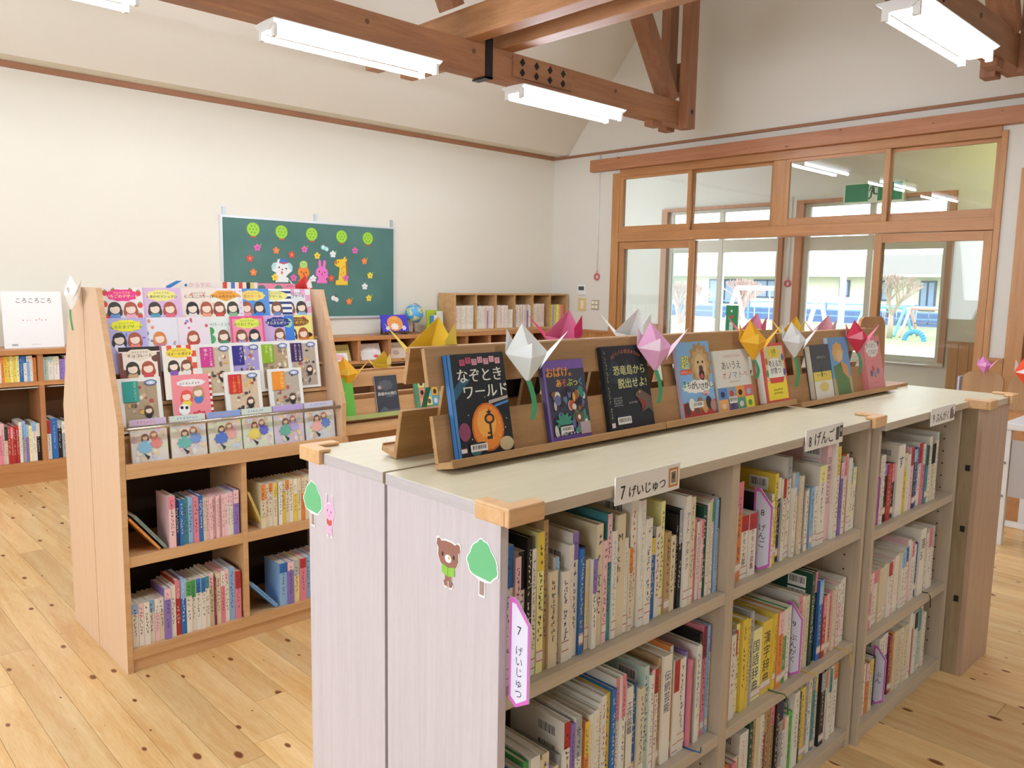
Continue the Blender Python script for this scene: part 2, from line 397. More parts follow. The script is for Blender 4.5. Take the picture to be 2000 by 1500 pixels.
for x in (.4, 2.4): fixture(x, 1.77, 'lit twin tube light on the near truss, %s the camera' % ('left of' if x < 1 else 'right of'))
for x in (2.4,): fixture(x, -1.15, 'unseen twin tube light added on the truss behind the camera, %s' % {.4: 'left', 2.4: 'middle', 4.4: 'right'}[x])  # unseen fixture added to brighten the bookcase fronts

# ================================================================== CORRIDOR AND OUTDOORS
XO = 9.15; ALU = flat('cfcabb', .45, 'window_aluminium')
struct(bx('floor_corridor', None, XB, -3, -.06, XO, 8.0, 0, wood('corridor_floor', 'd9a868', 'be8848', 1, .3)))
struct(bx('ceiling_corridor', None, XB+.12, -3, 3.2, XO+.12, 8.0, 3.3, WHITEW)); struct(bx('wall_corridor_end', None, XB+.12, 8.0, 0, XO+.12, 8.1, 3.2, WHITEW))
struct(bx('wall_corridor_near_end', None, XB+.12, -3.1, 0, XO+.12, -3, 3.2, WHITEW))
mb = MB(); Wn = ((4.83, 6.62), (2.93, 4.68))
mb.box(XO, 6.62, 0, XO+.12, 8.0, 3.2, WHITEW).box(XO, 4.68, 0, XO+.12, 4.83, 3.2, WHITEW).box(XO, -3, 0, XO+.12, 2.93, 3.2, WHITEW)
for a, b in Wn: mb.box(XO, a, 0, XO+.12, b, .72, WHITEW).box(XO, a, 2.52, XO+.12, b, 3.2, WHITEW)
struct(mb.build('wall_corridor'))
for n, (a, b) in enumerate(Wn):
    w_ = struct(thing('window_%d' % (n+5), None, None))
    WJ = wood('jamb_wood', 'c08a66', 'a87050', 2, .4)
    bx('jamb', w_, XO-.04, b-.09, .72, XO+.1, b, 2.5, WJ); bx('jamb', w_, XO-.04, a, .72, XO+.1, a+.06, 2.5, WJ); bx('window_head', w_, XO-.04, a, 2.5, XO+.1, b, 2.54, WJ)
    bx('window_sill', w_, XO-.05, a, .70, XO+.1, b, .74, ALU)
    for z0, z1 in ((.74, .79), (1.95, 2.11), (2.46, 2.5)): bx('rail', w_, XO+.024, a+.06, z0, XO+.066, b-.09, z1, ALU)
    m_ = (a+b)/2
    for y0, y1 in ((b-.15, b-.09), (m_-.03, m_+.03), (a+.06, a+.11)): bx('stile', w_, XO+.02, y0, .79, XO+.07, y1, 2.46, ALU)
    for y0, y1 in ((a+.11, m_-.03), (m_+.03, b-.15)):
        for z0, z1 in ((.79, 1.95), (2.11, 2.46)): bx('pane', w_, XO+.043, y0, z0, XO+.047, y1, z1, glass())
wainscot(6, 6.64, 7.9, XO); wainscot(7, 1.2, 2.91, XO); wainscot(8, 4.69, 4.82, XO)
# emergency exit sign
es = thing('exit_sign', 'green emergency exit sign with running figure in the corridor', 'exit sign', (XO-.09, 4.10, 2.46))
bx('housing', es, 0, -.66, 0, .085, 0, .22, flat('dfe6d2', .4))
P = Print(); P.rect(.02, .015, .28, .205, '1f8a62').rect(.38, .015, .64, .205, '1f8a62').rect(.28, .015, .38, .205, 'dfe6dc')
P.poly([(.30,.17),(.33,.185),(.375,.165),(.37,.155),(.335,.168),(.31,.155),(.29,.12),(.283,.125)], '1d5e48').poly([(.318,.165),(.345,.16),(.35,.10),(.38,.095),(.378,.08),(.335,.085),(.325,.11),(.318,.06),(.29,.03),(.28,.045),(.303,.07),(.305,.12)], '1d5e48').ell(.345, .19, .013, .013, '1d5e48')
P.build('sign_face', es, Matrix.Rotation(-math.pi/2, 4, 'Z'))
def corridor_light(y, label, col, st):
    t = thing('fluorescent_light', label, 'ceiling light', (8.2, y, 3.2), group='corridor lights')
    bx('body', t, -.05, 0, -.06, .05, 1.2, 0, FIXW); MB().tube((0, .02, -.08), (0, 1.18, -.08), .0165, emit(col, st, 'corridor_tube'), 12).build('tube', t)
corridor_light(1.6, 'single tube light in the corridor beyond the right door', 'fbffb4', 48); corridor_light(5.0, 'single tube light in the corridor beyond the left door', 'eef5ff', 12)
# thermometer board on the corridor window ledge
tb = thing('growth_board', 'tall green board with white scale standing outside the open doors', 'board', (8.9, 5.43, 0))
bx('board', tb, 0, -.16, 0, .03, .0, 1.28, flat('2a8a52', .5)); bx('foot', tb, -.08, -.18, 0, .11, .02, .02, flat('2a8a52', .5))
P = Print(); P.rect(.055, .1, .105, 1.07, 'd8dcd8').ell(.08, 1.14, .035, .02, 'b5552f').star(.08, 1.21, .02, 'e6efe6')
for k in range(23): P.rect(.06, .14+k*.04, .085 if k % 5 else .1, .144+k*.04, '3c5a48')
P.build('scale', tb, Matrix.Rotation(-math.pi/2, 4, 'Z'))
# fire alarm pull rings with cords: on the room wall and on the corridor pillar
def ring(name, label, x, y, z, ztop):
    t = thing(name, label, 'pull cord', (x, y, z), group='pull cords')
    MB().tube((-.012, 0, .05), (-.012, 0, ztop-z), .006, flat('e6e6e4', .4), 6).build('cord', t)
    r_ = MB(); 
    for k in range(16):
        a0, a1 = 2*math.pi*k/16, 2*math.pi*(k+1)/16
        r_.tube((-.012, .034*math.cos(a0), .034*math.sin(a0)), (-.012, .034*math.cos(a1), .034*math.sin(a1)), .010, flat('d9686c', .4), 6)
    r_.build('ring', t); MB().tube((-.012, 0, .035), (-.012, 0, .075), .008, flat('e8a0a0', .4), 8).build('connector', t)
ring('alarm_pull_ring', 'red pull ring on a white cord above the wall switches', XB, 6.10, 1.60, 2.98); ring('alarm_pull_ring', 'red pull ring on the pillar between corridor windows', XO, 4.755, 1.56, 2.6)
# wall controls
t = thing('thermostat', 'white wall controller with a dark screen beside the doorway', 'thermostat', (XB, 6.39, 1.385)); bx('body', t, -.02, -.125, 0, 0, 0, .12, flat('ecebe8', .4), .004); bx('screen', t, -.022, -.105, .055, -.02, -.02, .1, flat('4b4f50', .3))
t = thing('light_switch', 'ivory wall switch plate with pale rockers under the thermostat', 'switch', (XB, 6.385, 1.195)); bx('plate', t, -.008, -.125, 0, 0, 0, .155, flat('dcc68f', .5), .002)
for k in range(3): bx('rocker', t, -.012, -.085, .03+k*.033, -.008, -.045, .058+k*.033, flat('efe7cf', .4))
t = thing('light_switch', 'grey wall plate with four small buttons beside the doorway', 'switch', (XB, 6.175, 1.215)); bx('plate', t, -.008, -.115, 0, 0, 0, .115, flat('b3a98f', .5), .002)
for k in range(4): bx('button', t, -.012, -.095+.05*(k % 2), .02+.05*(k//2), -.008, -.06+.05*(k % 2), .05+.05*(k//2), flat('efeadb', .4))
tag(bx('wall_plate', None, XB-.008, 5.86, 2.925, XB, 6.08, 2.965, flat('dedbd2', .5)), 'small white blank plate on the wall above the header beam', 'wall plate')

# outdoors: yard, grass, fence, school building, playground
def vcol(n, h, s=6, v=.12):
    m, nn, l, b = principled(n); tc = nn.new('ShaderNodeTexCoord'); nz = nn.new('ShaderNodeTexNoise'); nz.inputs['Scale'].default_value = s; nz.inputs['Detail'].default_value = 4
    l.new(tc.outputs['Object'], nz.inputs['Vector']); hs = nn.new('ShaderNodeHueSaturation'); hs.inputs['Color'].default_value = srgb(h)
    mr = nn.new('ShaderNodeMapRange'); mr.inputs[3].default_value = 1-v; mr.inputs[4].default_value = 1+v; l.new(nz.outputs['Fac'], mr.inputs[0]); l.new(mr.outputs[0], hs.inputs['Value']); l.new(hs.outputs[0], b.inputs['Base Color']); b.inputs['Roughness'].default_value = .9
    return m
struct(bx('ground', None, XO+.12, -20, -.3, 90, 70, -.1, vcol('sandy_yard', 'b9b3a6', 1.5)))
tag(bx('lawn', None, 24.5, -10, -.1, 36.4, 60, -.095, vcol('grass', '93ad70', 3, .25)), 'strip of pale green grass in front of the school building', 'grass', kind='stuff')
bd = thing('school_building', 'long cream building with grey roof across the yard', 'building', (38.5, 0, -.1))
CW = flat('d9cfbd', .8); BASE = flat('5f76a0', .7)
bx('wall', bd, 0, -6, .62, 5, 45, 2.5, CW); bx('plinth', bd, -.03, -6, 0, 5, 45, .62, BASE)
MB().prism([(-.9, 2.35), (4, 3.4), (9, 2.35), (9, 2.25), (4, 3.3), (-.9, 2.25)], -7, 46, flat('857c76', .8), 'y').build('roof', bd); bx('fascia', bd, -.95, -7, 2.2, -.88, 46, 2.34, flat('c8bfb5', .7))
for k, (y0, y1, z0) in enumerate(((9.6, 10.6, .9), (11.2, 11.9, .7), (12.9, 13.6, .7), (14.85, 15.7, 1.1), (16.8, 17.3, 1.25), (20.3, 21.9, 1.1), (22.6, 24.6, .75), (27, 29, .9), (31, 33, .9))):
    f_ = bx('window', bd, -.06, y0, z0, .02, y1, 2.05, flat('4a566a', .4)); bx('pane', f_, -.07, y0+.08, z0+.08, -.06, y1-.08, 1.97, flat('8296b4', .15)); bx('mullion', f_, -.08, (y0+y1)/2-.04, z0+.05, -.065, (y0+y1)/2+.04, 2.0, flat('39445a', .4))
MB().tube((-.06, 14.95, .3), (-.06, 14.95, 2.2), .05, flat('8a8a88', .5), 8).build('downpipe', bd)
fe = thing('fence', 'low blue rail fence along the grass', 'fence', (36.6, 0, -.1))
for z in (.35, .62, .9): bx('rail', fe, -.03, -5, z, .03, 42, z+.06, flat('6f8fc4', .6))
for k in range(24): bx('post', fe, -.05, -5+k*2, 0, .05, -4.9+k*2, 1.0, flat('6f8fc4', .6))
for (px, py, lb) in ((19.73, 6.39, 'rightmost pale blue steel post standing in the yard'), (19.09, 8.5, 'middle one of three pale blue steel posts in the yard'), (15.85, 9.85, 'leftmost pale blue steel post standing in the yard')):
    t = thing('yard_post', lb, 'post', (px, py, -.1)); MB().tube((0, 0, 0), (0, 0, 5.0), .075, flat('b4d0dc', .5), 12).build('shaft', t); MB().tube((0, 0, 0), (0, 0, .06), .13, flat('9fb0b4', .7), 12).build('base', t)
GZ = lambda x: -.0945 if x > 24.5 else -.0995
def swing(x, y, col, lb, L_=3.2, H=2.0):
    t = thing('swing_frame', lb, 'swing', (x, y, GZ(x))); m = flat(col, .4)
    MB().tube((0, 0, H), (0, L_, H), .06, m, 8).build('crossbar', t)
    for yy in (0, L_):
        for s_ in (-1, 1): MB().tube((s_*.8, yy, .03), (0, yy, H), .05, m, 8).build('leg', t)
    for k in (1, 2):
        c_ = MB()
        for dy in (-.2, .2): c_.tube((0, L_*k/3+dy, .5), (0, L_*k/3+dy, H), .012, flat('c9ccd0', .4), 6)
        c_.build('chain', t); bx('seat', t, -.1, L_*k/3-.22, .47, .1, L_*k/3+.22, .51, flat('5a6a80', .6))
swing(18.4, 8.75, 'eceff0', 'white swing frame by the middle of the yard', 2.2, 1.6); swing(29.3, 10.8, '7fc4e6', 'light blue swing frame at the right of the yard', 1.4, 1.0); swing(29.0, 9.3, 'e9a8a4', 'pink swing frame at the right edge of the yard', 1.2, 1.0)
for (px, py, c, lb) in ((27.0, 9.6, '4a92cc', 'blue half buried tyre at the right of the yard'), (16.6, 9.9, '4a92cc', 'blue half buried tyre in the middle of the yard'), (14.9, 10.3, 'c9d860', 'yellow green half buried tyre at the left of the yard')):
    r_ = MB()
    for k in range(12):
        a0, a1 = math.pi*k/12, math.pi*(k+1)/12
        r_.tube((0, .3*math.cos(a0), .3*math.sin(a0)), (0, .3*math.cos(a1), .3*math.sin(a1)), .08, flat(c, .6), 8)
    tag(r_.build('half_tyre', None, (px, py, GZ(px))), lb, 'tyre')
def bare_tree(x, y, h, lb, seed):
    r_ = random.Random(seed); t = thing('bare_tree', lb, 'tree', (x, y, GZ(x))); tr = MB(); br = MB(); m = flat('b59c92', .9)
    tr.tube((0, 0, 0), (0, 0, h*.35), .11, m, 8, .08)
    def grow(p, d, L_, r, n):
        q = p + d*L_; br.tube(p, q, r, m, 5, r*.7, False)
        if n == 0: return
        for k in range(3):
            e = (d + Vector((r_.uniform(-.7,.7), r_.uniform(-.7,.7), r_.uniform(-.1,.5)))).normalized(); grow(q, e, L_*.72, r*.62, n-1)
    for k in range(4): grow(Vector((0, 0, h*.33)), Vector((r_.uniform(-.6,.6), r_.uniform(-.7,.7), 1)).normalized(), h*.22, .06, 4)
    tr.build('trunk', t); br.build('branches', t, fix=False)
bare_tree(27.6, 10.6, 2.3, 'small bare tree before the building at the right', 3); bare_tree(17.6, 12.1, 1.9, 'bare tree in front of the building at the left', 5); bare_tree(20.4, 12.05, 2.0, 'slender bare tree in the middle of the yard', 9)
gt = thing('eaves_gutter', 'grey roof gutter outside above the corridor windows', 'gutter', (10.2, 0, 2.62)); bx('trough', gt, -.06, -4, 0, .06, 9, .09, flat('8e8a86', .5)); bx('eave_board', gt, -.9, -4, .09, .08, 9, .14, flat('c9c2b4', .7))
# ================================================================== BOOKS
G1 = 'books in the signed bookcases'
PAGE = flat('dcd2bc', .8, 'paper_pages')
CC = dict(W=('e9e2d4','white'), C=('dfd0b0','cream'), E=('b8976c','tan'), K=('1d1b1c','black'), B=('2f6cae','blue'), L=('92b8dc','light blue'), N=('22335c','navy'), R=('b23230','red'),
          P=('e08594','pink'), Q=('efc4c4','pale pink'), G=('4a9a52','green'), D=('1f4a3c','dark green'), Y=('e6c84e','yellow'), O=('dd8846','orange'), V=('8d74b8','violet'), T=('4d9094','teal'),
          S=('a6a8ab','grey'), M=('b8cdc2','mint'), H=('86303e','maroon'), X=('efe9a0','pale yellow'), Z=('5fb54e','bright green'))
def book_mesh(w, h, d, cov, top=None, c=.0022):
    """standing book: spine on y=0 facing -y, thickness along x; covers, spine and a recessed page block"""
    m = flat(cov, .38); k = MB()
    k.box(0, 0, 0, c, d, h, m).box(w-c, 0, 0, w, d, h, m).box(c, 0, 0, w-c, c, h, m)
    k.box(c, c, .003, w-c, d-.004, h-.003, PAGE)
    return k
def dark(h): return sum(int(h[i:i+2], 16) for i in (0, 2, 4)) < 330
def book_row(data, x0, x1, y, z, where, group, depth=.16, seed=1, fill=1.0, maxh=.31, cat='book', ylean=0.0, pos='from left', setb=.018, callno=True, name='book'):
    toks = data.split(); ws = []
    for t in toks: ws.append(float(t.split(':')[1])/1000)
    k = (x1-x0)*fill/sum(ws); x = x0; r_ = random.Random(seed); prevh = 0; n = 0; gaps = []
    tot = sum(1 for t in toks if t[0] != '_')
    for t, w_ in zip(toks, ws):
        f = t.split(':'); w_ *= k
        if f[0] == '_': gaps.append(x+w_*.35); x += w_; prevh = 0; continue
        code = f[0].split('/'); hexa, cname = CC[code[0]]; h = min(float(f[2])/1000, maxh); title = f[3].replace('~', ' ') if len(f) > 3 else ''
        d = max(.09, min(depth, h*.78)); th = w_-.0008
        inkc = None
        if group == G1 and not title and code[0] in 'PQROLVMYBTG' and r_.random() < .45: inkc = hexa; code = ['W' if r_.random() < .7 else 'C', code[0]]; hexa, cname = CC[code[0]]
        size = 'tall' if h > .245 else ('short' if h < .19 else 'mid-height'); thick = 'thick' if w_ > .021 else ('thin' if w_ < .012 else 'slim')
        band = '' if len(code) < 2 else ' with %s %s' % (CC[code[1]][1], 'lettering' if inkc else 'band')
        if band: thick = ''
        if title:
            lab = '%s %s spine lettered %s, %s %s %s' % (size, cname, title, ordn(n), pos, where)
        else: lab = '%s %s %s spine%s, %s %s %s' % (size, thick, cname, band, ordn(n), pos, where)
        yy = y + setb + r_.uniform(0, .014)
        o = book_mesh(th, h, d, hexa).build(name, None, (x, yy, z+.0006))
        tag(o, ' '.join(lab.split()[:16]), cat, group)
        p = Print(); ink = 'efe8d8' if dark(hexa) else r_.choice(['2a2626', '2a2626', '7c2f36', '2c3c66'])
        if inkc: ink = inkc
        elif len(code) > 1:
            a = h*r_.uniform(.62, .8); p.rect(0, a, th, h, CC[code[1]][0])
        if title: p.text(title, th/2, h*.86, min(th*.82, h*.74/len(title)), ink, True)
        elif th > .006: p.marks(th/2, h*.2, h*.92, min(th*.72, .0135), ink, r_)
        sp_ = p.build('spine_print', o)
        if not title: sp_['kind'] = 'stuff'
        if callno and th > .008 and r_.random() < .6:
            v = r_.uniform(.008, .03); p = Print(); p.n = 6; p.rect(0, v, th, v+.024, 'e6ddd0').rect(0, v+.0205, th, v+.0225, 'b8605a').rect(0, v+.0015, th, v+.0035, 'b8605a'); p.build('call_number_label', o)
        if h - prevh > .04 and h > .2 and r_.random() < .75 and callno:
            p = Print(); p.barcode(.006, h-.050, .058, .036, r_); p.barcode(.006, h-.092, .058, .036, r_)
            p.build('barcode_label', o, Matrix.Translation((0, .085, 0)) @ Matrix.Rotation(-math.pi/2, 4, 'Z'))
        prevh = h; x += w_; n += 1
    return gaps
# ================================================================== FRONT BOOKCASES
LAMV = wood('laminate_upright_window_tint', 'cfc6c9', 'c0b6ba', 2, .45, 16, stretch=30, vary=.015, fine=.9); LAMX = wood('laminate_board', 'c8b9a2', 'b5a58e', 0, .42, 14, stretch=26, vary=.02, fine=.8)  # lilac of the left end panels is window light put into the colour
LAMI = wood('laminate_inner', 'c4b39c', 'b3a18a', 2, .45, 16, stretch=30, vary=.02, fine=.9); LAME = wood('laminate_edge_window_tint', 'c9c2c2', 'b5adae', 1, .45, 16, stretch=30, vary=.02, fine=.9)  # edge laminate carries the same painted window-light lilac
LAMT = wood('laminate_top', 'dacfb2', 'cec3a2', 0, .33, 14, stretch=26, vary=.01, fine=.8); PINEG = wood('corner_pine', 'e0b686', 'cd9c68', 0, .5, 14, vary=.05)
BROWNP = wood('end_panel_laminate', 'c3a389', 'ad8d72', 2, .45, 12, stretch=26, vary=.02); GRAINP = wood('grainy_filler', 'a8916f', '7d6748', 2, .5, 6, stretch=10, vary=.02)
def holes(parent, x, y0, h, name='shelf_pin_hole', rows=((.05,), (.29,))):
    p = Print()
    for (u,) in rows:
        z = .12
        while z < h-.08:
            p.ell(u, z, .0032, .0032, '2b2018', 8); z += .048
    p.n = 0; return p.build(name, parent, Matrix.Translation((x, y0+.34, 0)) @ Matrix.Rotation(-math.pi/2, 4, 'Z'))
def top_board(t, x0, y0, z0, x1, y1, z1):
    k = MB().box(x0, y0, z0, x1, y1, z1, LAMX); k.m[1] = k.mi(LAMT); k.m[5] = k.mi(LAME); k.build('top_board', t, bevel=.0012)  # front edge coloured browner for shade, left edge lilac for window light
def bookcase(label, loc, W, D, H, divs, shelves, over=.025, open_front=True, bottom=True):
    t = thing('bookcase', label, 'bookcase', loc); T = .02
    bx('side_panel', t, 0, 0, 0, T, D, H-.025, LAMV if loc[0] < 1 else LAMI, .0012); s2 = bx('side_panel', t, W-T, 0, 0, W, D, H-.025, LAMI, .0012)
    top_board(t, -.004, -over, H-.025, W+.004, D, H); bx('back_panel', t, T, D-.01, 0, W-T, D, H-.025, LAMX)
    if not open_front: 
        bx('front_panel', t, T, 0, 0, W-T, .01, H-.025, LAMX)
        return t
    xs = [T]+[v for d in divs for v in d]+[W-T]
    for a, b in divs: dv = bx('divider', t, a, 0, 0, b, D-.01, H-.025, LAMI, .0012); holes(dv, a, 0, H)
    holes(s2, W-T, 0, H)
    for k in range(0, len(xs), 2):
        for z in shelves: bx('shelf', t, xs[k], .003, z-.03, xs[k+1], D-.01, z, LAMX, .0012)
        bx('bottom_board', t, xs[k], .003, .03, xs[k+1], D-.01, .06, LAMX); bx('kick_board', t, xs[k], .012, 0, xs[k+1], .03, .03, LAMX)
    return t
bookcase('pale laminate bookcase with two bays, signs seven and eight', (.94, 1.005, 0), 1.595, .35, 1.105, [(.775, .81)], (.743, .365))
bookcase('pale laminate bookcase back to back behind the signed one', (.94, 1.365, 0), 1.595, .315, 1.105, [], (), over=0, open_front=False)
bookcase('single bay pale laminate bookcase under sign nine', (2.546, .985, 0), .778, .36, 1.088, [], (.728, .372), over=.02)
bookcase('pale laminate bookcase back to back behind the sign nine one', (2.546, 1.355, 0), .778, .31, 1.088, [], (), over=0, open_front=False)
t = thing('bookcase', 'bookcase set crosswise at the end of the row, brown end panel', 'bookcase', (3.334, .915, 0))
bx('end_panel', t, 0, 0, 0, .32, .02, 1.063, BROWNP, .0012); bx('end_panel', t, 0, .74, 0, .32, .76, 1.063, BROWNP, .0012)
bx('back_panel', t, 0, .02, 0, .012, .74, 1.063, GRAINP); top_board(t, -.004, -.012, 1.063, .335, .765, 1.088)
for z in (.72, .37, .05): bx('shelf', t, .012, .02, z-.03, .31, .74, z, LAMX)
for z in (.82, .58, .3): bx('fastener', t, -.008, .03, z, 0, .045, z+.022, BLACKM)
# rounded pine corner guards
def guard(label, x, y, z, sx, sy, a=.078, thk=.02):
    pts = [(-sx*.013, -sy*.013), (sx*a, -sy*.013), (sx*a, sy*thk), (sx*thk, sy*thk), (sx*thk, sy*a), (-sx*.013, sy*a)]
    k = MB().prism(pts, .0007, .009, PINEG, 'z'); e = .0007
    def wb(xa, ya_, xb, yb_): k.box(min(xa, xb), min(ya_, yb_), -.026, max(xa, xb), max(ya_, yb_), .004, PINEG)
    wb(-sx*.013, -sy*.013, sx*a, -sy*e); wb(-sx*.013, -sy*e, -sx*e, sy*a)
    o = k.build('corner_guard', None, (x, y, z), bevel=.003)
    tag(o, label, 'corner guard', 'pine corner guards')
guard('rounded pine corner guard at the near corner by the bear', .936, .98, 1.105, 1, 1); guard('rounded pine corner guard at the far corner beside the magazine rack', .936, 1.68, 1.105, 1, -1)
guard('rounded pine corner guard between signs eight and nine', 2.539, .98, 1.105, -1, 1); guard('rounded pine corner guard at the crosswise case, right of sign nine', 3.33, .903, 1.088, 1, 1); guard('rounded pine corner guard at the rightmost top corner', 3.669, .903, 1.088, -1, 1)
# paper signs on the top edge
def edge_sign(label, x0, x1, z0, z1, y, num, txt, icon):
    t = thing('shelf_sign', label, 'sign', (x0, y, z0)); w_, h = x1-x0, z1-z0
    bx('card', t, 0, 0, 0, w_, .003, h, flat('ece6dc', .35)); p = Print()
    sz = h*.72
    p.text(num, w_*.11, h*.18, sz*.95, '222222', sx=.8, bold=.0004); p.text(txt, w_*.48, h*.20, min(sz, w_*.60/len(txt)), '222222', sx=.98, bold=.0004)
    icon(p, w_*.89, h*.5, h*.36); p.build('lettering', t)
def ic_frame(p, u, v, r): p.rect(u-r*.8, v-r, u+r*.8, v+r, 'c8823c').rect(u-r*.55, v-r*.75, u+r*.55, v+r*.75, 'e9dcc2').rect(u-r*.4, v-r*.6, u+r*.4, v+r*.6, '7d7664').ell(u, v+r*.1, r*.2, r*.3, '3f3a34')
def ic_talk(p, u, v, r): p.rect(u-r, v-r*.9, u-r*.1, v+r*.9, '5a4a3c').rect(u+r*.05, v-r*.6, u+r, v+r, '463c34').ell(u+r*.5, v+r*.4, r*.25, r*.3, 'cfc0a8')
def ic_book(p, u, v, r): p.rect(u-r, v-r, u-r*.6, v+r*.7, '6a4a44').rect(u-r*.5, v-r, u-r*.1, v+r, '8a5a4c').rect(u, v-r, u+r*.4, v+r*.5, '5a4a54').ell(u+r*.8, v-r*.6, r*.3, r*.3, '8a5a4c')
edge_sign('white paper sign numbered seven with a picture frame icon', 1.221, 1.441, 1.064, 1.122, .973, '7', 'げいじゅつ', ic_frame)
edge_sign('white paper sign numbered eight with a talking people icon', 2.025, 2.25, 1.066, 1.124, .973, '8', 'げんご', ic_talk)
edge_sign('white paper sign numbered nine with a books icon', 2.915, 3.152, 1.036, 1.097, .96, '9', 'ぶんがく', ic_book)
# stickers on the end of the cases (paper cut-outs, 1 mm)
def cutout(name, label, cat, group, outline, thick, edge, face_fn, mat, inner=.94):
    mb = MB(); mb.prism(outline, -thick, 0, flat(edge, .5)); o = mb.build(name, None); o.matrix_world = mat; tag(o, label, cat, group)
    p = Print(); face_fn(p)
    p.build('print', o, Matrix.Translation((0, -thick, 0))); return o
def blob(cu, cv, ru, rv, k=0, amp=0, n=40, ph=0): return [(cu+ru*(1+amp*abs(math.sin(k*t/2+ph)))*math.cos(t), cv+rv*(1+amp*abs(math.sin(k*t/2+ph)))*math.sin(t)) for t in [2*math.pi*i/n for i in range(n)]]
def shrink(o, f):
    cx = sum(p[0] for p in o)/len(o); cy = sum(p[1] for p in o)/len(o); return [(cx+(p[0]-cx)*f, cy+(p[1]-cy)*f) for p in o]
def tree_pts():
    pts = []
    for t in range(41):
        a = math.radians(-68+316*t/40); r_ = 1+.09*abs(math.sin(a*4.5)); taper = 1-.34*max(0, math.sin(a))
        pts.append((.042*r_*taper*math.cos(a), .062+.042*r_*math.sin(a)*(1.1 if math.sin(a) > 0 else .75)))
    return [(.009, .0), (.009, .03)]+pts[1:-1]+[(-.009, .03), (-.009, 0)]
EM = lambda y, z: Matrix.Translation((.9398, y, z)) @ Matrix.Rotation(-math.pi/2, 4, 'Z')
def tree_face(p): 
    o = tree_pts(); p.poly(shrink(o[2:-2], .93), '6fbf86'); p.rect(-.0065, .004, .0065, .03, 'a58c80')
for y, z, lb in ((1.66, .918, 'green paper tree sticker beside the pink rabbit sticker'), (1.052, .927, 'green paper tree sticker beside the brown bear sticker')):
    cutout('tree_sticker', lb, 'sticker', 'stickers on the case end', tree_pts(), .001, 'f0f2f0', tree_face, EM(y, z))
def rabbit_pts(): return [(-.004,.0),(-.012,.002),(-.013,.012),(-.010,.018),(-.012,.03),(-.018,.036),(-.016,.046),(-.021,.054),(-.022,.068),(-.018,.077),(-.0165,.098),(-.014,.104),(-.010,.104),(-.0085,.098),(-.0095,.082),(0,.084),(.0075,.082),(.0085,.098),(.011,.104),(.015,.104),(.017,.098),(.018,.077),(.022,.068),(.021,.054),(.016,.046),(.018,.036),(.012,.03),(.010,.018),(.013,.012),(.012,.002),(.004,0),(.002,.012),(-.002,.012)]
def rabbit_face(p): p.poly(shrink(rabbit_pts(), .93), 'e6b2d2').ell(-.008,.064,.0016,.003,'2a2024',10).ell(.008,.062,.0016,.003,'2a2024',10).poly([(-.011,.045),(0,.041),(.011,.045),(.011,.032),(0,.028),(-.011,.032)],'cc5a50').ell(0,.053,.004,.002,'d88aa0',10)
cutout('rabbit_sticker', 'pink paper rabbit reading a red book, stuck on the case end', 'sticker', 'stickers on the case end', rabbit_pts(), .001, 'f0eef0', rabbit_face, EM(1.585, .908))
def bear_pts(): return [(-.003,.0),(-.012,.001),(-.015,.009),(-.010,.016),(-.012,.028),(-.019,.031),(-.018,.04),(-.027,.05),(-.033,.062),(-.032,.078),(-.038,.085),(-.037,.096),(-.029,.099),(-.022,.094),(-.010,.097),(.010,.097),(.022,.094),(.029,.099),(.037,.096),(.038,.085),(.032,.078),(.033,.062),(.027,.05),(.018,.04),(.019,.031),(.012,.028),(.010,.016),(.015,.009),(.012,.001),(.003,0),(.002,.012),(-.002,.012)]
def bear_face(p): p.poly(shrink(bear_pts(), .93), '97685c').ell(-.017,.066,.003,.0045,'2a1c18',12).ell(.017,.066,.003,.0045,'2a1c18',12).ell(0,.060,.010,.008,'e8ecf2',16).ell(.003,.062,.0035,.003,'e0b040',10).poly([(-.019,.047),(0,.042),(.019,.047),(.019,.029),(0,.024),(-.019,.029)],'8cc34a').rect(-.0006,.025,.0006,.043,'3f6a24')
cutout('bear_sticker', 'brown paper bear reading a green book, stuck on the case end', 'sticker', 'stickers on the case end', bear_pts(), .001, 'f0eee8', bear_face, EM(1.15, .914))

# ---- index plates standing among the books
def index_plate(label, x, y0, z0, hgt, dep, num, txt, back=0):
    t = thing('index_plate', label, 'divider', (x, y0, z0)); hz = hgt
    out = [(0, 0), (dep*.35, -.012), (dep, .008), (dep, hz*.80), (dep*.30, hz), (0, hz)]
    MB().prism([(u, v) for u, v in out], 0, .0025, flat('e0dee8', .2), 'x').build('plate', t, rot=None).matrix_local = Matrix.Scale(-1, 4, (0, 1, 0))
    p = Print(); p.poly(out, 'd268c0').poly([(.006, .006), (dep*.4, -.004), (dep-.005, .014), (dep-.005, hz*.78), (dep*.30, hz-.010), (.006, hz-.010)], 'dfdcec')
    p.text(num, dep*.5, hz*.66, .024, '202020'); p.text(txt, dep*.5, hz*.56, .022 if len(txt) < 5 else .020, '202020', True)
    p.build('lettering', t, Matrix.Rotation(-math.pi/2, 4, 'Z'))
    if back: bx('backing_plate', t, .004, 0, .0, .006, back, hz*.92, flat('1b1b1d', .4))
    return t
G1 = 'books in the signed bookcases'
ya = 1.008
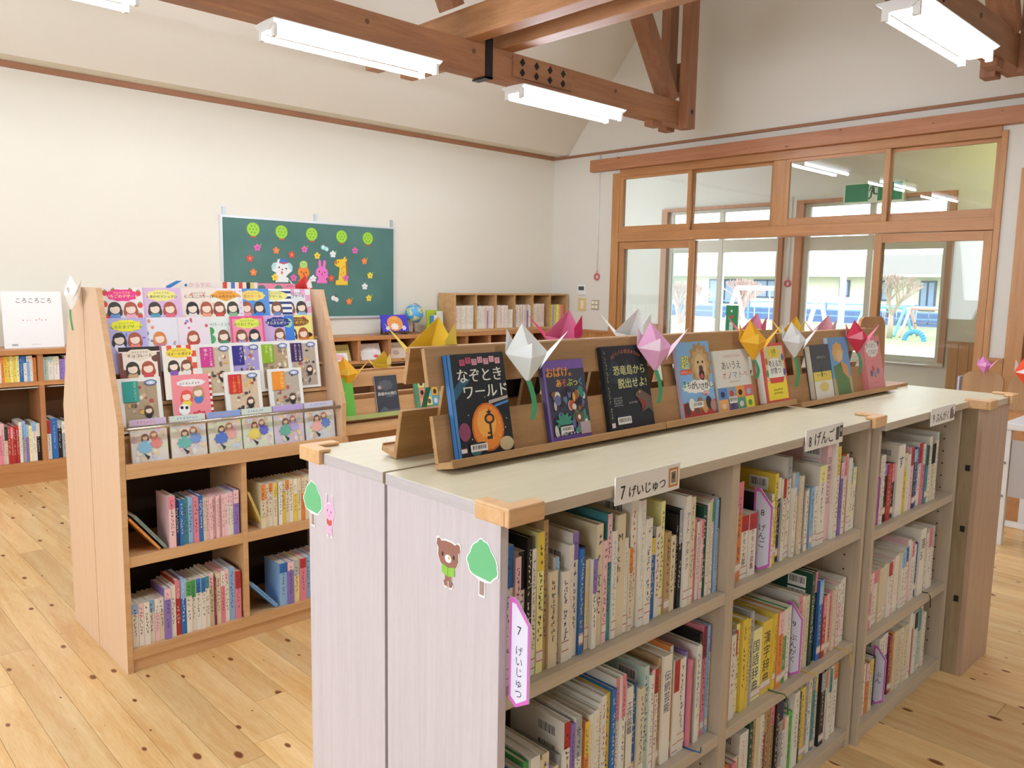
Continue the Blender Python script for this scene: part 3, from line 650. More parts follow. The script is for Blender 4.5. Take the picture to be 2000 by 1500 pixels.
book_row('W/B:18:275 Q:10:250 W/K:12:255 K:9:280 W:8:255 X/Y:12:285 E:9:305 C:16:199 W/L:8:220 W:14:190 Q:8:240 W/V:12:262 B:9:225 K:7:225 Y/P:9:195 W/V:9:195 C:14:265 Q:10:225 T/Q:10:280 L:10:240 C:18:272:Michi M:9:215 C/O:8:190 O:15:298 M/S:12:290 W:14:245 S:6:200 B/Y:12:192 R/P:12:215 X:10:270 E:14:195 C:12:182 K:6:230 K/S:10:240 W:14:270:アート~アタック C:11:265 W/P:7:200 P:7:205 W:8:195 Q/P:7:200 D:11:230 W:6:235 M:6:240 W/G:6:235 Q:6:240 L:6:238 W/K:6:240', .972, 1.712, ya, .743, 'on top shelf under sign seven', G1, seed=11)
book_row('O:10:170 Z/P:9:180 B/P:11:185 T:10:190 G:9:200 P:16:205 L:7:190 C:13:195 V:6:160 C:14:150 S:5:170 W/R:12:240 V:8:230 W/S:12:240 T:9:200 O/Y:9:215 Y/B:9:225 Y/R:10:230 W:6:240 R/G:10:252 Y:12:250 B:9:255 W/P:8:275 W/P:9:280 K/W:5:260 W:15:240:工作図鑑 B:12:235 C:11:225 M:12:270 W:8:245 P/Q:7:250 W/R:9:250 E:9:270 W:20:272:伝統芸能 O/M:8:285 W/R:14:245:狂言 W:18:240 V:6:250 P:5:230 K:13:185 B:12:255 K:7:280 R:6:240 P/H:10:290 L:6:290 W/V:7:285', .972, 1.712, ya, .365, 'on middle shelf under sign seven', G1, seed=12)
g8 = book_row('L/W:12:200:げんきスポーツ O/P:14:265 W/R:20:170:ポケモン大図鑑 W/R:20:170:ポケモン大図鑑 _:36:0 X:9:185 M:8:200 Y:10:255 N/W:11:240 W/R:9:235 P:7:225 W/S:14:290 R/W:8:200 W/L:12:240 P/N:9:230 N:11:205 W:10:180 W:10:180 L:10:182 W:11:184 W/X:26:240 C:8:200 Q:16:300:日本のことば Y:9:300 W/Y:11:285 P:9:235 V/Q:11:230 W/P:10:245 O/Q:9:250 Y:13:235 X/L:8:215 W/X:13:200', 1.768, 2.510, ya, .743, 'on top shelf under sign eight', G1, seed=14)
g9 = book_row('R:10:215 W:12:235 W/R:8:240 X:9:250 Y:12:260 Y:7:255 S:9:270 X:30:205:国語辞典 Y:26:215:漢字辞典 Y:8:225 O/Q:15:225 G/W:12:225 O/W:12:225 _:26:0 W/P:10:235 P:8:230 V/P:13:225 D:9:290 K/P:15:285 B/L:13:255 R/P:11:200 P:7:195 Q:8:195 P:9:198 L:8:200 W:8:205 Q/W:12:210 W:8:215 T:14:215', 1.768, 2.500, ya, .365, 'on middle shelf under sign eight', G1, seed=15)
book_row('C:13:160 O:12:165 P:10:165 R/P:12:165 P:20:225 D:9:240 E:8:240 Y:10:245 W:6:245 H/E:11:245 E:8:246 E/P:9:250 K:8:252 S/N:14:255 W/O:9:180 P:6:180 Z:11:185 W:14:240 D:6:230 Y:14:235 S:9:275 W/C:13:255 T/S:9:250 W:9:255 K/S:14:245 W/O:11:235 W/T:9:237 Q/D:10:238 W/O:12:240', 1.768, 2.480, ya, .06, 'on lowest shelf under sign eight', G1, seed=16, maxh=.265)
yb = .99
ga = book_row('_:18:0 W/R:12:200 T/S:8:235 W:7:235 K/V:14:200 R:16:195 K/P:14:190 W:24:250:す Y/C:14:215 L/C:15:205 Q/R:12:225 N/L:12:215 B:10:215 W/R:12:230 P/W:10:225 T/D:10:215 W:12:245 C/K:16:215 T:9:225 W/M:10:250', 2.569, 3.19, yb, .728, 'on top shelf under sign nine', G1, seed=17)
book_row('W/B:16:195 P/Q:12:195 W:5:190 W/P:20:190 M/S:14:192 Q/W:12:194 W/R:12:196 Q:10:198 Y/K:14:205 M/Z:9:205 W/L:14:205 W/B:10:215 Q/W:12:235 W/P:9:225 B:9:205 N/B:10:205 W:20:255:落5 E:8:250 W:7:225 W/P:14:240 W/M:9:240', 2.569, 3.22, yb, .372, 'on middle shelf under sign nine', G1, seed=18)
gb = book_row('M/W:11:180 W:8:180 W:11:185 O/Q:9:180 C/Y:10:185 K:12:180 _:6:0 W:11:235 W:11:235 L/W:8:235 H:8:220 O:6:225 Y/W:9:222 C:9:225 T:9:220 R/P:6:215 C:13:220 Y/E:9:255 R/W:11:240 W/K:11:240 M/T:10:245 T/S:12:245 W:8:215', 2.569, 3.20, yb, .06, 'on lowest shelf under sign nine', G1, seed=19, maxh=.27)
index_plate('white index plate with pink border numbered seven on the top shelf', .9615, 1.0, .744, .195, .052, '7', 'げいじゅつ')
index_plate('white index plate with pink border numbered eight on the top shelf', g8[0], 1.055, .757, .215, .055, '8', 'げんご', .15)
index_plate('white index plate with pink border numbered nine among the dictionaries', g9[0], 1.055, .379, .215, .05, '9', 'ぶんがく', .14)
index_plate('white index plate with pink border left of the red books, sign nine', ga[0], 1.03, .742, .20, .045, ' ', 'あ行')
index_plate('white index plate with pink border on the lowest shelf, sign nine', gb[0], 1.03, .074, .20, .045, ' ', 'ぶん')
# ribbon markers hanging out of books
for x, z, c, lb in ((2.20, .365, 'd9b24e', 'yellow ribbon bookmark hanging from the dictionary shelf'), (2.43, .365, 'd9b24e', 'yellow ribbon bookmark at the right end of the dictionary shelf'), (2.02, .365, '4a6a3c', 'green ribbon bookmark hanging below the dictionaries'), (3.12, .372, '2a2420', 'black cord bookmark hanging on the middle shelf, sign nine'), (1.60, .365, '2f5fa0', 'blue ribbon bookmark on the middle shelf, sign seven')):
    k = MB(); pts = [(0, .03, .0025), (.004, .0, .0025), (.01, -.016, .0025), (.016, -.024, -.012), (.018, -.026, -.055)]
    if c == '2f5fa0': pts = pts[:3]+[(.03, -.004, .003)]
    for a, b in zip(pts, pts[1:]): k.tube(a, b, .0018, flat(c, .6), 6)
    tag(k.build('ribbon_bookmark', None, (x, ya, z)), lb, 'bookmark', 'ribbon bookmarks')

# ================================================================== DISPLAY STANDS ON THE CASES
STW = wood('stand_wood', 'b58a5a', '99703f', 0, .45, 10, vary=.03); TI = math.radians(12)
def stand(label, x0, x1, yb_, z, mir=1):
    t = thing('display_stand', label, 'book stand', (x0, yb_, z), group='sloping book display stands'); W = x1-x0
    def tl(v, n): return (mir*(v*math.sin(TI)+n*math.cos(TI)), .017+v*math.cos(TI)-n*math.sin(TI))
    def slab(name, v0, v1, n0, n1, xa, xb, m=STW): 
        return MB().prism([tl(v0, n0), tl(v1, n0), tl(v1, n1), tl(v0, n1)], xa, xb, m, 'x').build(name, t, bevel=.0015)
    slab('lower_board', -.004, .10, 0, .012, 0, W); slab('upper_rail', .162, .245, 0, .012, 0, W); slab('ledge', -.014, 0, -.042, .012, 0, W); slab('lip', -.014, .004, -.046, -.042, 0, W)
    for xx in (.10, W/2-.02, W-.14): 
        slab('support', .0, .24, .012, .022, xx, xx+.045)
        MB().prism([(mir*.012, 0), (mir*.055, 0), (mir*.055, .012), (mir*.03, .10), (mir*.022, .05), (mir*.012, .012)], xx+.012, xx+.03, STW, 'x').build('foot', t)
    return t
for a, b, z, wh in ((1.03, 1.778, 1.105, 'on the left'), (1.782, 2.52, 1.105, 'in the middle'), (2.56, 3.375, 1.088, 'on the right')):
    stand('brown sloping wooden display stand facing the camera, '+wh, a, b, 1.297, z); stand('brown sloping wooden display stand seen from behind, '+wh, a-.005, b-.005, 1.452, z, -1)
def face_book(label, name, x, y, z, w_, h, t_, cover, art, tilt=TI, spine='left', spinecol=None, parent=None, cat='book', group=None, rotz=0, pages='dcd2bc'):
    """book shown cover out: cover on local y=0 facing -y, tilted back"""
    if y in ('F', 'R'):   # lies on the slope of a display stand whose foot stands at height z
        z = z + .0172 + t_*math.sin(TI); y = 1.2968 - t_*math.cos(TI) if y == 'F' else 1.4522 + t_*math.cos(TI)
    m = flat(cover, .32); c = .002; k = MB(); sm = flat(spinecol, .35) if spinecol else m; pg = flat(pages, .8)
    k.box(0, 0, 0, w_, c, h, m).box(0, t_-c, 0, w_, t_, h, m)
    if spine == 'left': k.box(0, c, 0, c, t_-c, h, sm).box(c, c, .003, w_-.004, t_-c, h-.003, pg)
    else: k.box(w_-c, c, 0, w_, t_-c, h, sm).box(.004, c, .003, w_-c, t_-c, h-.003, pg)
    o = k.build(name, None, (x, y, z), rot=(-tilt, 0, rotz)); tag(o, label, cat, group)
    p = Print(); art(p, w_, h); p.build('cover_print', o)
    return o
R2 = random.Random(99)
def art1(p, w, h):
    p.rect(0, 0, .008, h, '4f8fc8').poly([(.008, h*.55), (w*.35, h*.75), (w*.2, h*.78), (.008, h*.66)], '2c5a72')
    for k, c in enumerate('何問クリア!?'): p.rect(w*.2+k*w*.105, h*.885+(k % 2)*.004, w*.2+k*w*.105+w*.09, h*.945+(k % 2)*.004, 'd65a78' if k < 2 else 'e2a3ae'); p.text(c, w*.2+k*w*.105+w*.045, h*.897+(k % 2)*.004, .0125, '3a2028')
    p.text('なぞとき', w*.53, h*.73, .034, 'e9e6d6', bold=.0006); p.text('ワールド', w*.60, h*.57, .034, 'e9e6d6', bold=.0006)
    p.ell(w*.56, h*.27, w*.29, h*.24, 'c8641c').ell(w*.56, h*.27, w*.26, h*.22, 'e88a2c').ell(w*.54, h*.31, w*.17, h*.14, 'f2a94a')
    p.ell(w*.60, h*.35, .015, .012, '3a2415').ell(w*.60, h*.35, .009, .007, 'e88a2c').rect(w*.60-.003, h*.15, w*.60+.003, h*.32, '3a2415').rect(w*.52, h*.15, w*.60, h*.18, '3a2415').rect(w*.54, h*.20, w*.60, h*.22, '3a2415').star(w*.60, h*.41, .009, '3a2415', 5, .45)
    p.ell(w*.14, h*.25, w*.1, h*.09, '8a3f5c').ell(w*.86, h*.085, w*.13, h*.07, 'c9b48a').ell(w*.3, h*.06, w*.1, h*.05, '3f6f70')
    p.poly([(w*.62, h*.525), (w*.98, h*.56), (w*.98, h*.53), (w*.62, h*.49)], 'b8a8a0').poly([(w*.72, h*.48), (w*.98, h*.515), (w*.98, h*.49), (w*.72, h*.455)], '4a86c8')
    for k in range(14): p.ell(R2.uniform(.1, .95)*w, R2.uniform(.03, .6)*h, .0015, .0015, 'e8dca0', 6)
    p.rect(w*.2, h*.115, w*.46, h*.135, '20242c').barcode(w*.2, h*.05, w*.3, h*.07, R2).rect(.006, .012, .022, .022, 'e6dede').rect(.006, .0205, .022, .022, 'c0506a')
def art2(p, w, h):
    p.rect(0, 0, w, h, '3c3a4c').rect(0, h*.88, w, h, '7a5aa8').rect(0, 0, w, h*.06, '6a4a98').rect(0, 0, .008, h, '7e63b0')
    p.text('おばけ。', w*.42, h*.80, .027, 'e8963c', bold=.001)
    for k, (c, q) in enumerate(zip('あそぶっく', ('e8a33c', 'e0584a', 'b7cc4a', 'e8d04a', '4a9ad0'))): p.text(c, w*.34+k*w*.135, h*.67, .022, q, bold=.0008)
    cols = ['5f7f8a', 'c0473c', 'd8a048', '4a8a6a', 'c9bfb0', '8a5a3c', '6a6a9a', '2f2a34', '3a8a7a', 'd8d2c4']
    for k in range(44): p.ell(R2.uniform(.12, .93)*w, R2.uniform(.10, .62)*h, R2.uniform(.005, .012), R2.uniform(.006, .015), R2.choice(cols), 10)
    p.cloud(w*.35, h*.22, w*.18, h*.11, '3f8f78', 11, .2).ell(w*.72, h*.26, w*.1, h*.07, '7a4f38').ell(w*.72, h*.265, w*.035, h*.03, 'f0ead8').rect(w*.22, h*.175, w*.5, h*.195, '22242c').barcode(w*.24, h*.10, w*.3, h*.075, R2).rect(w*.72, h*.05, w*.97, h*.2, 'b9a8ac').hmarks(w*.15, w*.7, h*.065, .010, 'e6e0ec', R2)
def art3(p, w, h):
    p.rect(0, 0, w, h, '1b1f26')
    for k in range(10): p.poly([(R2.uniform(0, w*.9), h*R2.uniform(.5, 1)-.01) for _ in range(3)], '2a3442')
    for k, c in enumerate('サバイバル脱出BOOK'): a = math.radians(150-120*k/10); p.text(c, w*.52+w*.33*math.cos(a), h*.80+h*.11*math.sin(a), .0125, 'cf7c4c', rot=a-math.pi/2)
    p.text('恐竜島から', w*.56, h*.66, .0275, 'd9d890', bold=.0005); p.text('脱出せよ!', w*.60, h*.50, .029, 'd9d890', bold=.0005); p.marks(w*.055, h*.1, h*.95, .008, 'b9bf7a', R2)
    p.poly([(w*.64, h*.42), (w*.74, h*.46), (w*.98, h*.36), (w*1.0, h*.14), (w*.96, h*.17), (w*.90, h*.22), (w*.80, h*.20), (w*.70, h*.17), (w*.80, h*.235), (w*.86, h*.27), (w*.80, h*.33), (w*.66, h*.36), (w*.61, h*.39)], '6b5448').poly([(w*.66, h*.36), (w*.8, h*.33), (w*.86, h*.27), (w*.8, h*.24), (w*.72, h*.2), (w*.74, h*.27)], '8a3a34').ell(w*.73, h*.425, .003, .003, 'd8b84a', 8)
    for k in range(4): p.hmarks(w*.13, w*.32, h*(.37-.028*k), .0055, 'c9ccc8', R2)
    p.hmarks(w*.45, w*.66, h*.3, .006, 'c9ccc8', R2).rect(w*.16, h*.155, w*.44, h*.175, '20304a').barcode(w*.16, h*.07, w*.3, h*.085, R2).rect(.004, .01, .018, .022, 'e8d8d8')
def art4(p, w, h):
    p.rect(0, 0, w, h, '86b4de').rect(0, 0, w, h*.2, 'b8443c').cloud(w*.66, h*.70, w*.33, h*.27, 'b08a5c', 13, .1).cloud(w*.66, h*.68, w*.25, h*.22, 'c9a470', 11, .1).ell(w*.66, h*.66, w*.17, h*.17, 'd8bc8c').ell(w*.6, h*.72, .005, .004, '3a2a1c', 10).ell(w*.74, h*.72, .005, .004, '3a2a1c', 10).ell(w*.67, h*.64, .011, .008, '6a4434').ell(w*.67, h*.55, w*.085, h*.075, '3a1c1c').ell(w*.67, h*.53, w*.05, h*.035, 'd0566a')
    p.text('超', w*.2, h*.66, .042, '2f6a34', bold=.0022).text('超', w*.2, h*.66, .042, 'f0e04a', bold=.0006).rect(w*.04, h*.57, w*.36, h*.635, 'd8582c').text('むずかしい', w*.2, h*.583, .0095, 'f6ead8')
    p.cloud(w*.5, h*.40, w*.46, h*.085, 'f2eee4', 14, .07)
    for k, (c, q) in enumerate(zip('まちがいさがし', ('2f9a5a', '222222', '222222', '222222', '222222', '222222', '222222'))): p.text(c, w*.11+k*w*.132, h*(.40-.012*k+.02*(k > 4)*(k-4)), .024, q, bold=.0006)
    for k, c in enumerate(('5a3c30', 'e8e4dc', '7a4a38', '9a7450', 'c9a070', '3a2c28', 'b98a84')): p.ell(w*(.12+.13*k), h*(.12+.05*(k % 2)), w*.09, h*.085, c)
    p.ell(w*.7, h*.30, w*.09, h*.03, 'd04a5a').text('動物編', w*.72, h*.285, .011, 'f6f0e6').barcode(w*.26, h*.12, w*.33, h*.08, R2)
def art5(p, w, h):
    p.rect(0, 0, w, h, 'e4ded2').text('ことばをそだてるえほん', w*.5, h*.88, .0095, 'b8483c').text('あいうえ', w*.46, h*.69, .028, '222222')
    for k, (c, q) in enumerate(zip('オノマトペ', ('c8453c', '222222', '3a6ab0', '6a8a3c', 'c8453c'))): p.text(c, w*.24+k*w*.15, h*.53, .025, q)
    p.hmarks(w*.35, w*.68, h*.46, .005, '4a4a4a', R2)
    cols = ('5f86c0', '8a9fae', 'e89a48', 'd86a6a', 'e8a860', '6a5a86', '5a9a80', 'e8d83c')
    for k in range(8):
        a, b = w*(k % 4)/4, h*.19 if k < 4 else 0; p.rect(a, b, a+w/4, b+h*.2, cols[k]); p.ell(a+w*.12, b+h*.09, w*.06, h*.05, ('2a3a5a', 'c0403c', '2a2622', '8ab0d0', 'e9d2b0', '46405a', 'ddd8cc', '5a9a3c')[k])
    p.barcode(w*.28, h*.12, w*.22, h*.11, R2)
def art6(p, w, h):
    p.rect(0, 0, w, h, 'd8544a').rect(w*.12, h*.34, w*.94, h*.95, 'e0cf9c').rect(w*.1, h*.05, w*.95, h*.36, 'f0d838').cloud(w*.52, h*.84, w*.24, h*.09, 'e8d040', 9, .05).text('10歳', w*.52, h*.83, .017, '3a3020').text('までに', w*.52, h*.785, .009, '3a3020').poly([(w*.34, h*.74), (w*.70, h*.74), (w*.84, h*.62), (w*.86, h*.40), (w*.2, h*.40), (w*.2, h*.62)], 'f0ece0').text('考える力', w*.53, h*.61, .0235, '201c1a', sx=.9, bold=.0005).text('が育つ', w*.53, h*.49, .023, '201c1a', bold=.0005).poly([(w*.2, h*.42), (w*.86, h*.42), (w*.8, h*.33), (w*.26, h*.33)], 'd8483c').hmarks(w*.35, w*.75, h*.2, .009, '3a3226', R2).hmarks(w*.35, w*.75, h*.14, .009, '3a3226', R2)
    for u, v, c in ((.17, .7, 'b8783c'), (.88, .75, '4a70b0'), (.16, .5, '5a9a5a'), (.9, .5, '5a5aa8')): p.ell(w*u, h*v, w*.05, h*.06, c)
def art7(p, w, h): p.rect(0, h*.46, w, h, '46494c').rect(0, 0, w, h*.46, 'dcd8cc').rect(0, h*.33, w, h*.5, 'dcc258').rect(w*.45, h*.40, w*.49, h*.6, '2a2622').hmarks(w*.2, w*.8, h*.42, .012, '6a5a34', R2).hmarks(w*.3, w*.75, h*.74, .012, 'b8b6ae', R2).ell(w*.5, h*.22, w*.25, h*.09, 'd8c070')
def art8(p, w, h): p.rect(0, 0, w, h, '6f9ac8').rect(0, 0, w, h*.3, 'b8a878').cloud(w*.42, h*.74, w*.28, h*.17, 'd8a860', 8, .08).ell(w*.5, h*.68, w*.14, h*.1, 'dcb890').poly([(w*.1, h*.5), (w*.5, h*.56), (w*.85, h*.3), (w*.9, 0), (w*.2, 0)], '5a7a4a').poly([(w*.5, h*.6), (w*.85, h*.5), (w*.9, h*.25), (w*.6, h*.38)], 'cf9058')
def art9(p, w, h):
    p.rect(0, 0, w, h, 'd9898a').rect(0, 0, .006, h, 'c0747a').cloud(w*.5, h*.76, w*.36, h*.16, 'e8e0d8', 11, .08).text('オハヨウ、', w*.5, h*.78, .021, '282424').text('どろぼう', w*.52, h*.66, .021, '282424')
    for u, v, c in ((.3, .3, '5a6478'), (.5, .27, '8a8e98'), (.68, .33, '707890'), (.42, .38, 'c05a50')): p.cloud(w*u, h*v, w*.08, h*.06, c, 7, .2)
    p.star(w*.9, h*.86, .012, '5a5a86').hmarks(w*.4, w*.7, h*.1, .007, 'b0606a', R2)
SB = 'books shown cover out on the stands'; zb = 1.105; yk = 'F'
face_book('black puzzle book with an orange oval and key, leftmost on the stand', 'book', 1.074, yk, zb, .1635, .226, .017, '1b1d22', art1, spinecol='3a6ea8', group=SB)
face_book('purple book crowded with little monsters, second on the stand', 'book', 1.364, yk, zb, .147, .197, .012, '3c3a4c', art2, spinecol='4a3c66', group=SB)
face_book('black dinosaur island book with yellow lettering on the stand', 'book', 1.585, yk, zb, .187, .222, .014, '1b1f26', art3, group=SB)
face_book('blue book with a roaring lion on its cover', 'book', 1.915, yk, zb, .168, .220, .014, '86b4de', art4, spinecol='b8a0a8', group=SB)
face_book('white picture book with a grid of eight coloured squares', 'book', 2.098, yk, zb, .20, .187, .016, 'e4ded2', art5, group=SB)
face_book('yellow and red book with thick white page edge', 'book', 2.355, yk, zb, .15, .197, .030, 'd8544a', art6, spine='right', group=SB, pages='e9e6de')
zb2 = 1.088
face_book('grey and yellow book standing left of the green coat book', 'book', 2.712, yk, zb2, .142, .196, .024, '46494c', art7, spine='right', group=SB)
face_book('blue book showing a golden haired figure in green', 'book', 2.872, yk, zb2, .158, .218, .018, '6f9ac8', art8, group=SB, spinecol='c0cdd8')
face_book('pink book with white cloud title, rightmost on the stand', 'book', 3.16, yk, zb2, .165, .213, .020, 'd9898a', art9, group=SB)
def plain(c): return lambda p, w, h: p.rect(w*.1, h*.2, w*.9, h*.8, c)
MIR = lambda x: x
for x, w_, h, c, lb in ((1.30, .17, .21, '1c1c1e', 'black book seen from behind through the gap of the left stand'), (1.62, .14, .20, 'b9a890', 'tan book seen from behind on the far side stand'), (2.05, .15, .20, 'c9d2c0', 'pale green book seen from behind on the far side stand'), (2.75, .15, .20, 'e0c8a0', 'cream book seen from behind on the right far side stand')):
    o = face_book(lb, 'book', x+w_, 'R', 1.105 if x < 2.6 else 1.088, w_, h, .014, c, plain(c), rotz=math.pi, group='books on the far side of the stands')
# ================================================================== MAGAZINE RACK
BEE = wood('rack_wood', 'd6ab7c', 'c39462', 0, .42, 9, stretch=18, vary=.02); BEEZ = wood('rack_side', 'dab99a', 'cfaa88', 2, .42, 12, stretch=24, vary=.02, fine=.8); DKB = flat('3a2a1c', .7, 'dark_brown_backing')  # cubby backs are a darker brown than the rest of the rack
def rack(label, y0, mir):
    t = thing('display_rack', label, 'book rack', (.943, y0, 0)); W = .962
    pr = [(0.008*mir, 0), (0, .96), (.18*mir, 1.46), (.343*mir, 1.46), (.343*mir, 0)]
    for a, b in ((0, .022), (W-.022, W)): MB().prism(pr, a, b, BEEZ, 'x', BEE).build('side_panel', t, bevel=.0012)
    def B(n, x0, ya, z0, x1, yb_, z1, m): return bx(n, t, x0, min(ya*mir, yb_*mir), z0, x1, max(ya*mir, yb_*mir), z1, m, .001)
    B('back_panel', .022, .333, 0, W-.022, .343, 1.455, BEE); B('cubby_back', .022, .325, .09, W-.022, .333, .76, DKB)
    if mir < 0: B('front_panel', .022, .02, 0, W-.022, .03, .95, BEE); return t
    B('kick_board', .022, .018, 0, W-.022, .034, .052, BEE); B('bottom_board', .022, .008, .052, W-.022, .325, .092, BEE)
    B('divider', .470, .010, .092, .492, .325, .758, BEE)
    for a, b in ((.022, .470), (.492, W-.022)): B('shelf', a, .010, .416, b, .325, .457, BEE)
    B('ledge_board', .022, .0, .758, W-.022, .325, .80, BEE); B('ledge_front', .022, -.002, .758, W-.022, .014, .812, BEE)
    for k in range(4):      # stepped display tiers
        z = .907+.114*k; y = .092+.042*k
        B('tier_shelf', .022, y-.014, z-.014, W-.022, min(y+.06, .33), z, BEE); B('tier_back', .022, y+.038, z, W-.022, y+.046, z+.095 if k < 3 else 1.40, BEE)
    B('tier_back', .022, .090, .80, W-.022, .098, .894, BEE)
    MB().tube((.02, .016, .943), (W-.02, .016, .943), .0075, flat('c9c5be', .22, metal=1.0), 12).build('rail', t)
    return t
rack('tall beech display rack holding story books cover out', 3.06, 1); rack('rear half of the tall beech display rack, back to back', 3.751, -1)
# ---- covers on the rack
R3 = random.Random(5)
def girl(p, u, v, s, hair, dress, skin='f2dcc8'):
    p.ell(u, v-s*1.25, s*.8, s*.9, dress).ell(u, v, s, s*1.02, hair).ell(u-s*.86, v-s*.62, s*.26, s*.6, hair, 12).ell(u+s*.86, v-s*.62, s*.26, s*.6, hair, 12).ell(u, v-s*.18, s*.74, s*.7, skin).poly([(u-s*.8, v+s*.12), (u-s*.4, v+s*.62), (u+s*.4, v+s*.62), (u+s*.8, v+s*.12), (u+s*.3, v+s*.3), (u-s*.2, v+s*.18)], hair)
def sweet(title, bgc, lab, labc, txc, hairs, dress, extra=None, pre='ルルとララの'):
    def art(p, w, h):
        p.rect(0, 0, w, h, bgc)
        if extra: extra(p, w, h)
        if lab == 'cloud': p.cloud(w*.5, h*.86, w*.38, h*.105, labc, 10, .06)
        elif lab == 'ell': p.ell(w*.5, h*.86, w*.40, h*.095, labc)
        elif lab == 'dia': p.poly([(w*.06, h*.86), (w*.3, h*.955), (w*.7, h*.955), (w*.94, h*.86), (w*.5, h*.74)], labc)
        if pre: p.text(pre, w*.5, h*.888, w*.068, txc)
        if title: p.text(title, w*.5, h*.815, min(w*.105, w*.78/len(title)), txc, bold=.0004)
        for k, (hc, dc) in enumerate(zip(hairs, dress)): girl(p, w*(.30+.38*k if len(hairs) > 1 else .52), h*.625, w*.16, hc, dc)
    return art
def berries(p, w, h):
    for u, v in ((.1, .9), (.9, .9), (.08, .7), (.92, .68), (.12, .48), (.9, .48), (.3, .93), (.7, .93)): p.ell(w*u, h*v, w*.065, h*.055, 'd8433f').star(w*u, h*v+h*.045, w*.045, '6a9a4a', 5, .4)
def dots(c, c2=None):
    def f(p, w, h):
        for a in range(7):
            for b in range(9): p.ell(w*(a+.5)/7, h*(b+.5)/9, w*.018, w*.018, c, 8)
        p.rect(w*.1, h*.08, w*.86, h*.9, c2 or 'f0eede')
    return f
def checks(c, bgc):
    def f(p, w, h):
        for a in range(6):
            for b in range(8):
                if (a+b) % 2: p.rect(w*a/6, h*b/8, w*(a+1)/6, h*(b+1)/8, c)
        p.rect(0, h*.02, w*.78, h*.86, bgc)
    return f
def stripes(c, n=9):
    def f(p, w, h):
        for a in range(n): p.rect(w*.1, h*(a+.15)/n, w, h*(a+.6)/n, c)
        p.rect(0, 0, w*.68, h*.62, 'efe6d0')
    return f
def speck(cols, k=26):
    def f(p, w, h):
        for _ in range(k): p.ell(R3.uniform(.05, .95)*w, R3.uniform(.1, .95)*h, w*R3.uniform(.02, .05), h*R3.uniform(.015, .04), R3.choice(cols), 10)
    return f
BR, DK, RD, BL = '7a5038', '3f3a30', 'a5553c', '2a2830'
r1 = [('いちごのデザート', 'f0e6e4', 'cloud', 'e63c8c', 'f8e9a0', (DK, RD), ('6f9ad8', 'f0b0c0'), berries, 'white cover with strawberries round a magenta title'),
      ('しあわせマシュマロ', 'dcb8dc', 'cloud', 'eee68a', '4a4a3a', (DK, RD), ('5aa0b8', 'e06a80'), None, 'lilac cover with pale yellow title cloud'),
      ('にこにこクリーム', 'f0e2d4', '', '', '7a3c34', (BL, RD), ('e8dcd0', 'e8a080'), speck(['e88a5a', 'e8c0a0', 'd8d0c0'], 12), 'cream cover with an orange slice'),
      ('おしゃれクッキー', 'f2eaf2', 'dia', 'e8a03c', '5a3418', (BR, DK), ('c8483c', '8ab894'), dots('c080b8'), 'dotted cover with an orange diamond title'),
      ('夏のケーキ', '5a92d8', 'cloud', 'ecd870', 'd0703c', (RD, DK), ('e8a0a8', '4a80d0'), None, 'blue cover with a yellow title cloud'),
      ('クリーム', 'f4f4f0', 'ell', 'e8e48a', '4a5a34', (BR,), ('6a86b8',), stripes('2a3a78'), 'navy striped cover with pale yellow oval'),
      ('カップケーキ', 'e6e8ec', '', '', '4a4448', (BR, DK), ('e07a80', '9ab8d8'), checks('e8a8c8', 'e2e6ea'), 'pink gingham cover at the right end of the top row')]
r2 = [('しらたまデザート', 'b9b2dc', 'cloud', 'e8e43c', '4a8a3c', (BL, RD), ('e8e8f0', 'e88a7c'), speck(['5a86d8', 'd8584a', 'e8b0d0', '8a5ab8', '7ab8d8'], 20), 'mauve cover with bright yellow title cloud'),
      ('', 'e4e2ea', '', '', '9a5a8a', ('d8844a',), ('c87a8c',), speck(['7a8a9c', 'e88a70', '9aa8b8'], 14), 'pale grey cover with one long orange haired girl'),
      ('', 'eadfe6', '', '', 'c86a9a', (RD,), ('c8443c',), speck(['e070a0', '8a9ac0', 'c8506a'], 18), 'pale pink cover with a straw hat'),
      ('ペパーミントの', 'e4eae4', '', '', '5a7a6a', (BR,), ('4a9a6a',), lambda p, w, h: (p.ell(w*.16, h*.72, w*.11, h*.075, '3f9a4a'), p.ell(w*.16, h*.56, w*.13, h*.09, '58a86a')), 'pale mint cover with green round shapes'),
      ('わくわくクレープ', 'e0508c', 'cloud', 'd8e458', '4a5a1c', (BR, BL), ('b890c8', '3f7a9a'), lambda p, w, h: p.rect(w*.06, h*.04, w*.94, h*.95, 'e890a8'), 'deep pink cover with a lime title cloud'),
      ('きらきらゼリー', 'd0b0dc', 'cloud', '26347c', 'f0f0e8', (BR,), ('e0c0c8',), lambda p, w, h: (p.rect(w*.7, 0, w, h, '3f7ad0'), p.ell(w*.82, h*.84, w*.14, h*.1, '9ad0a0')), 'violet and blue cover with navy title cloud'),
      ('ハートのプリン', 'ece486', 'ell', '7a4a1c', 'f0d85a', (DK, RD), ('e8e8e8', 'e0803c'), lambda p, w, h: (p.ell(w*.85, h*.5, w*.17, h*.14, 'e8b83c'), p.ell(w*.85, h*.58, w*.13, h*.05, '2a2018'), p.ell(w*.72, h*.9, w*.1, h*.07, 'd8403c')), 'yellow cover with a brown pudding title')]
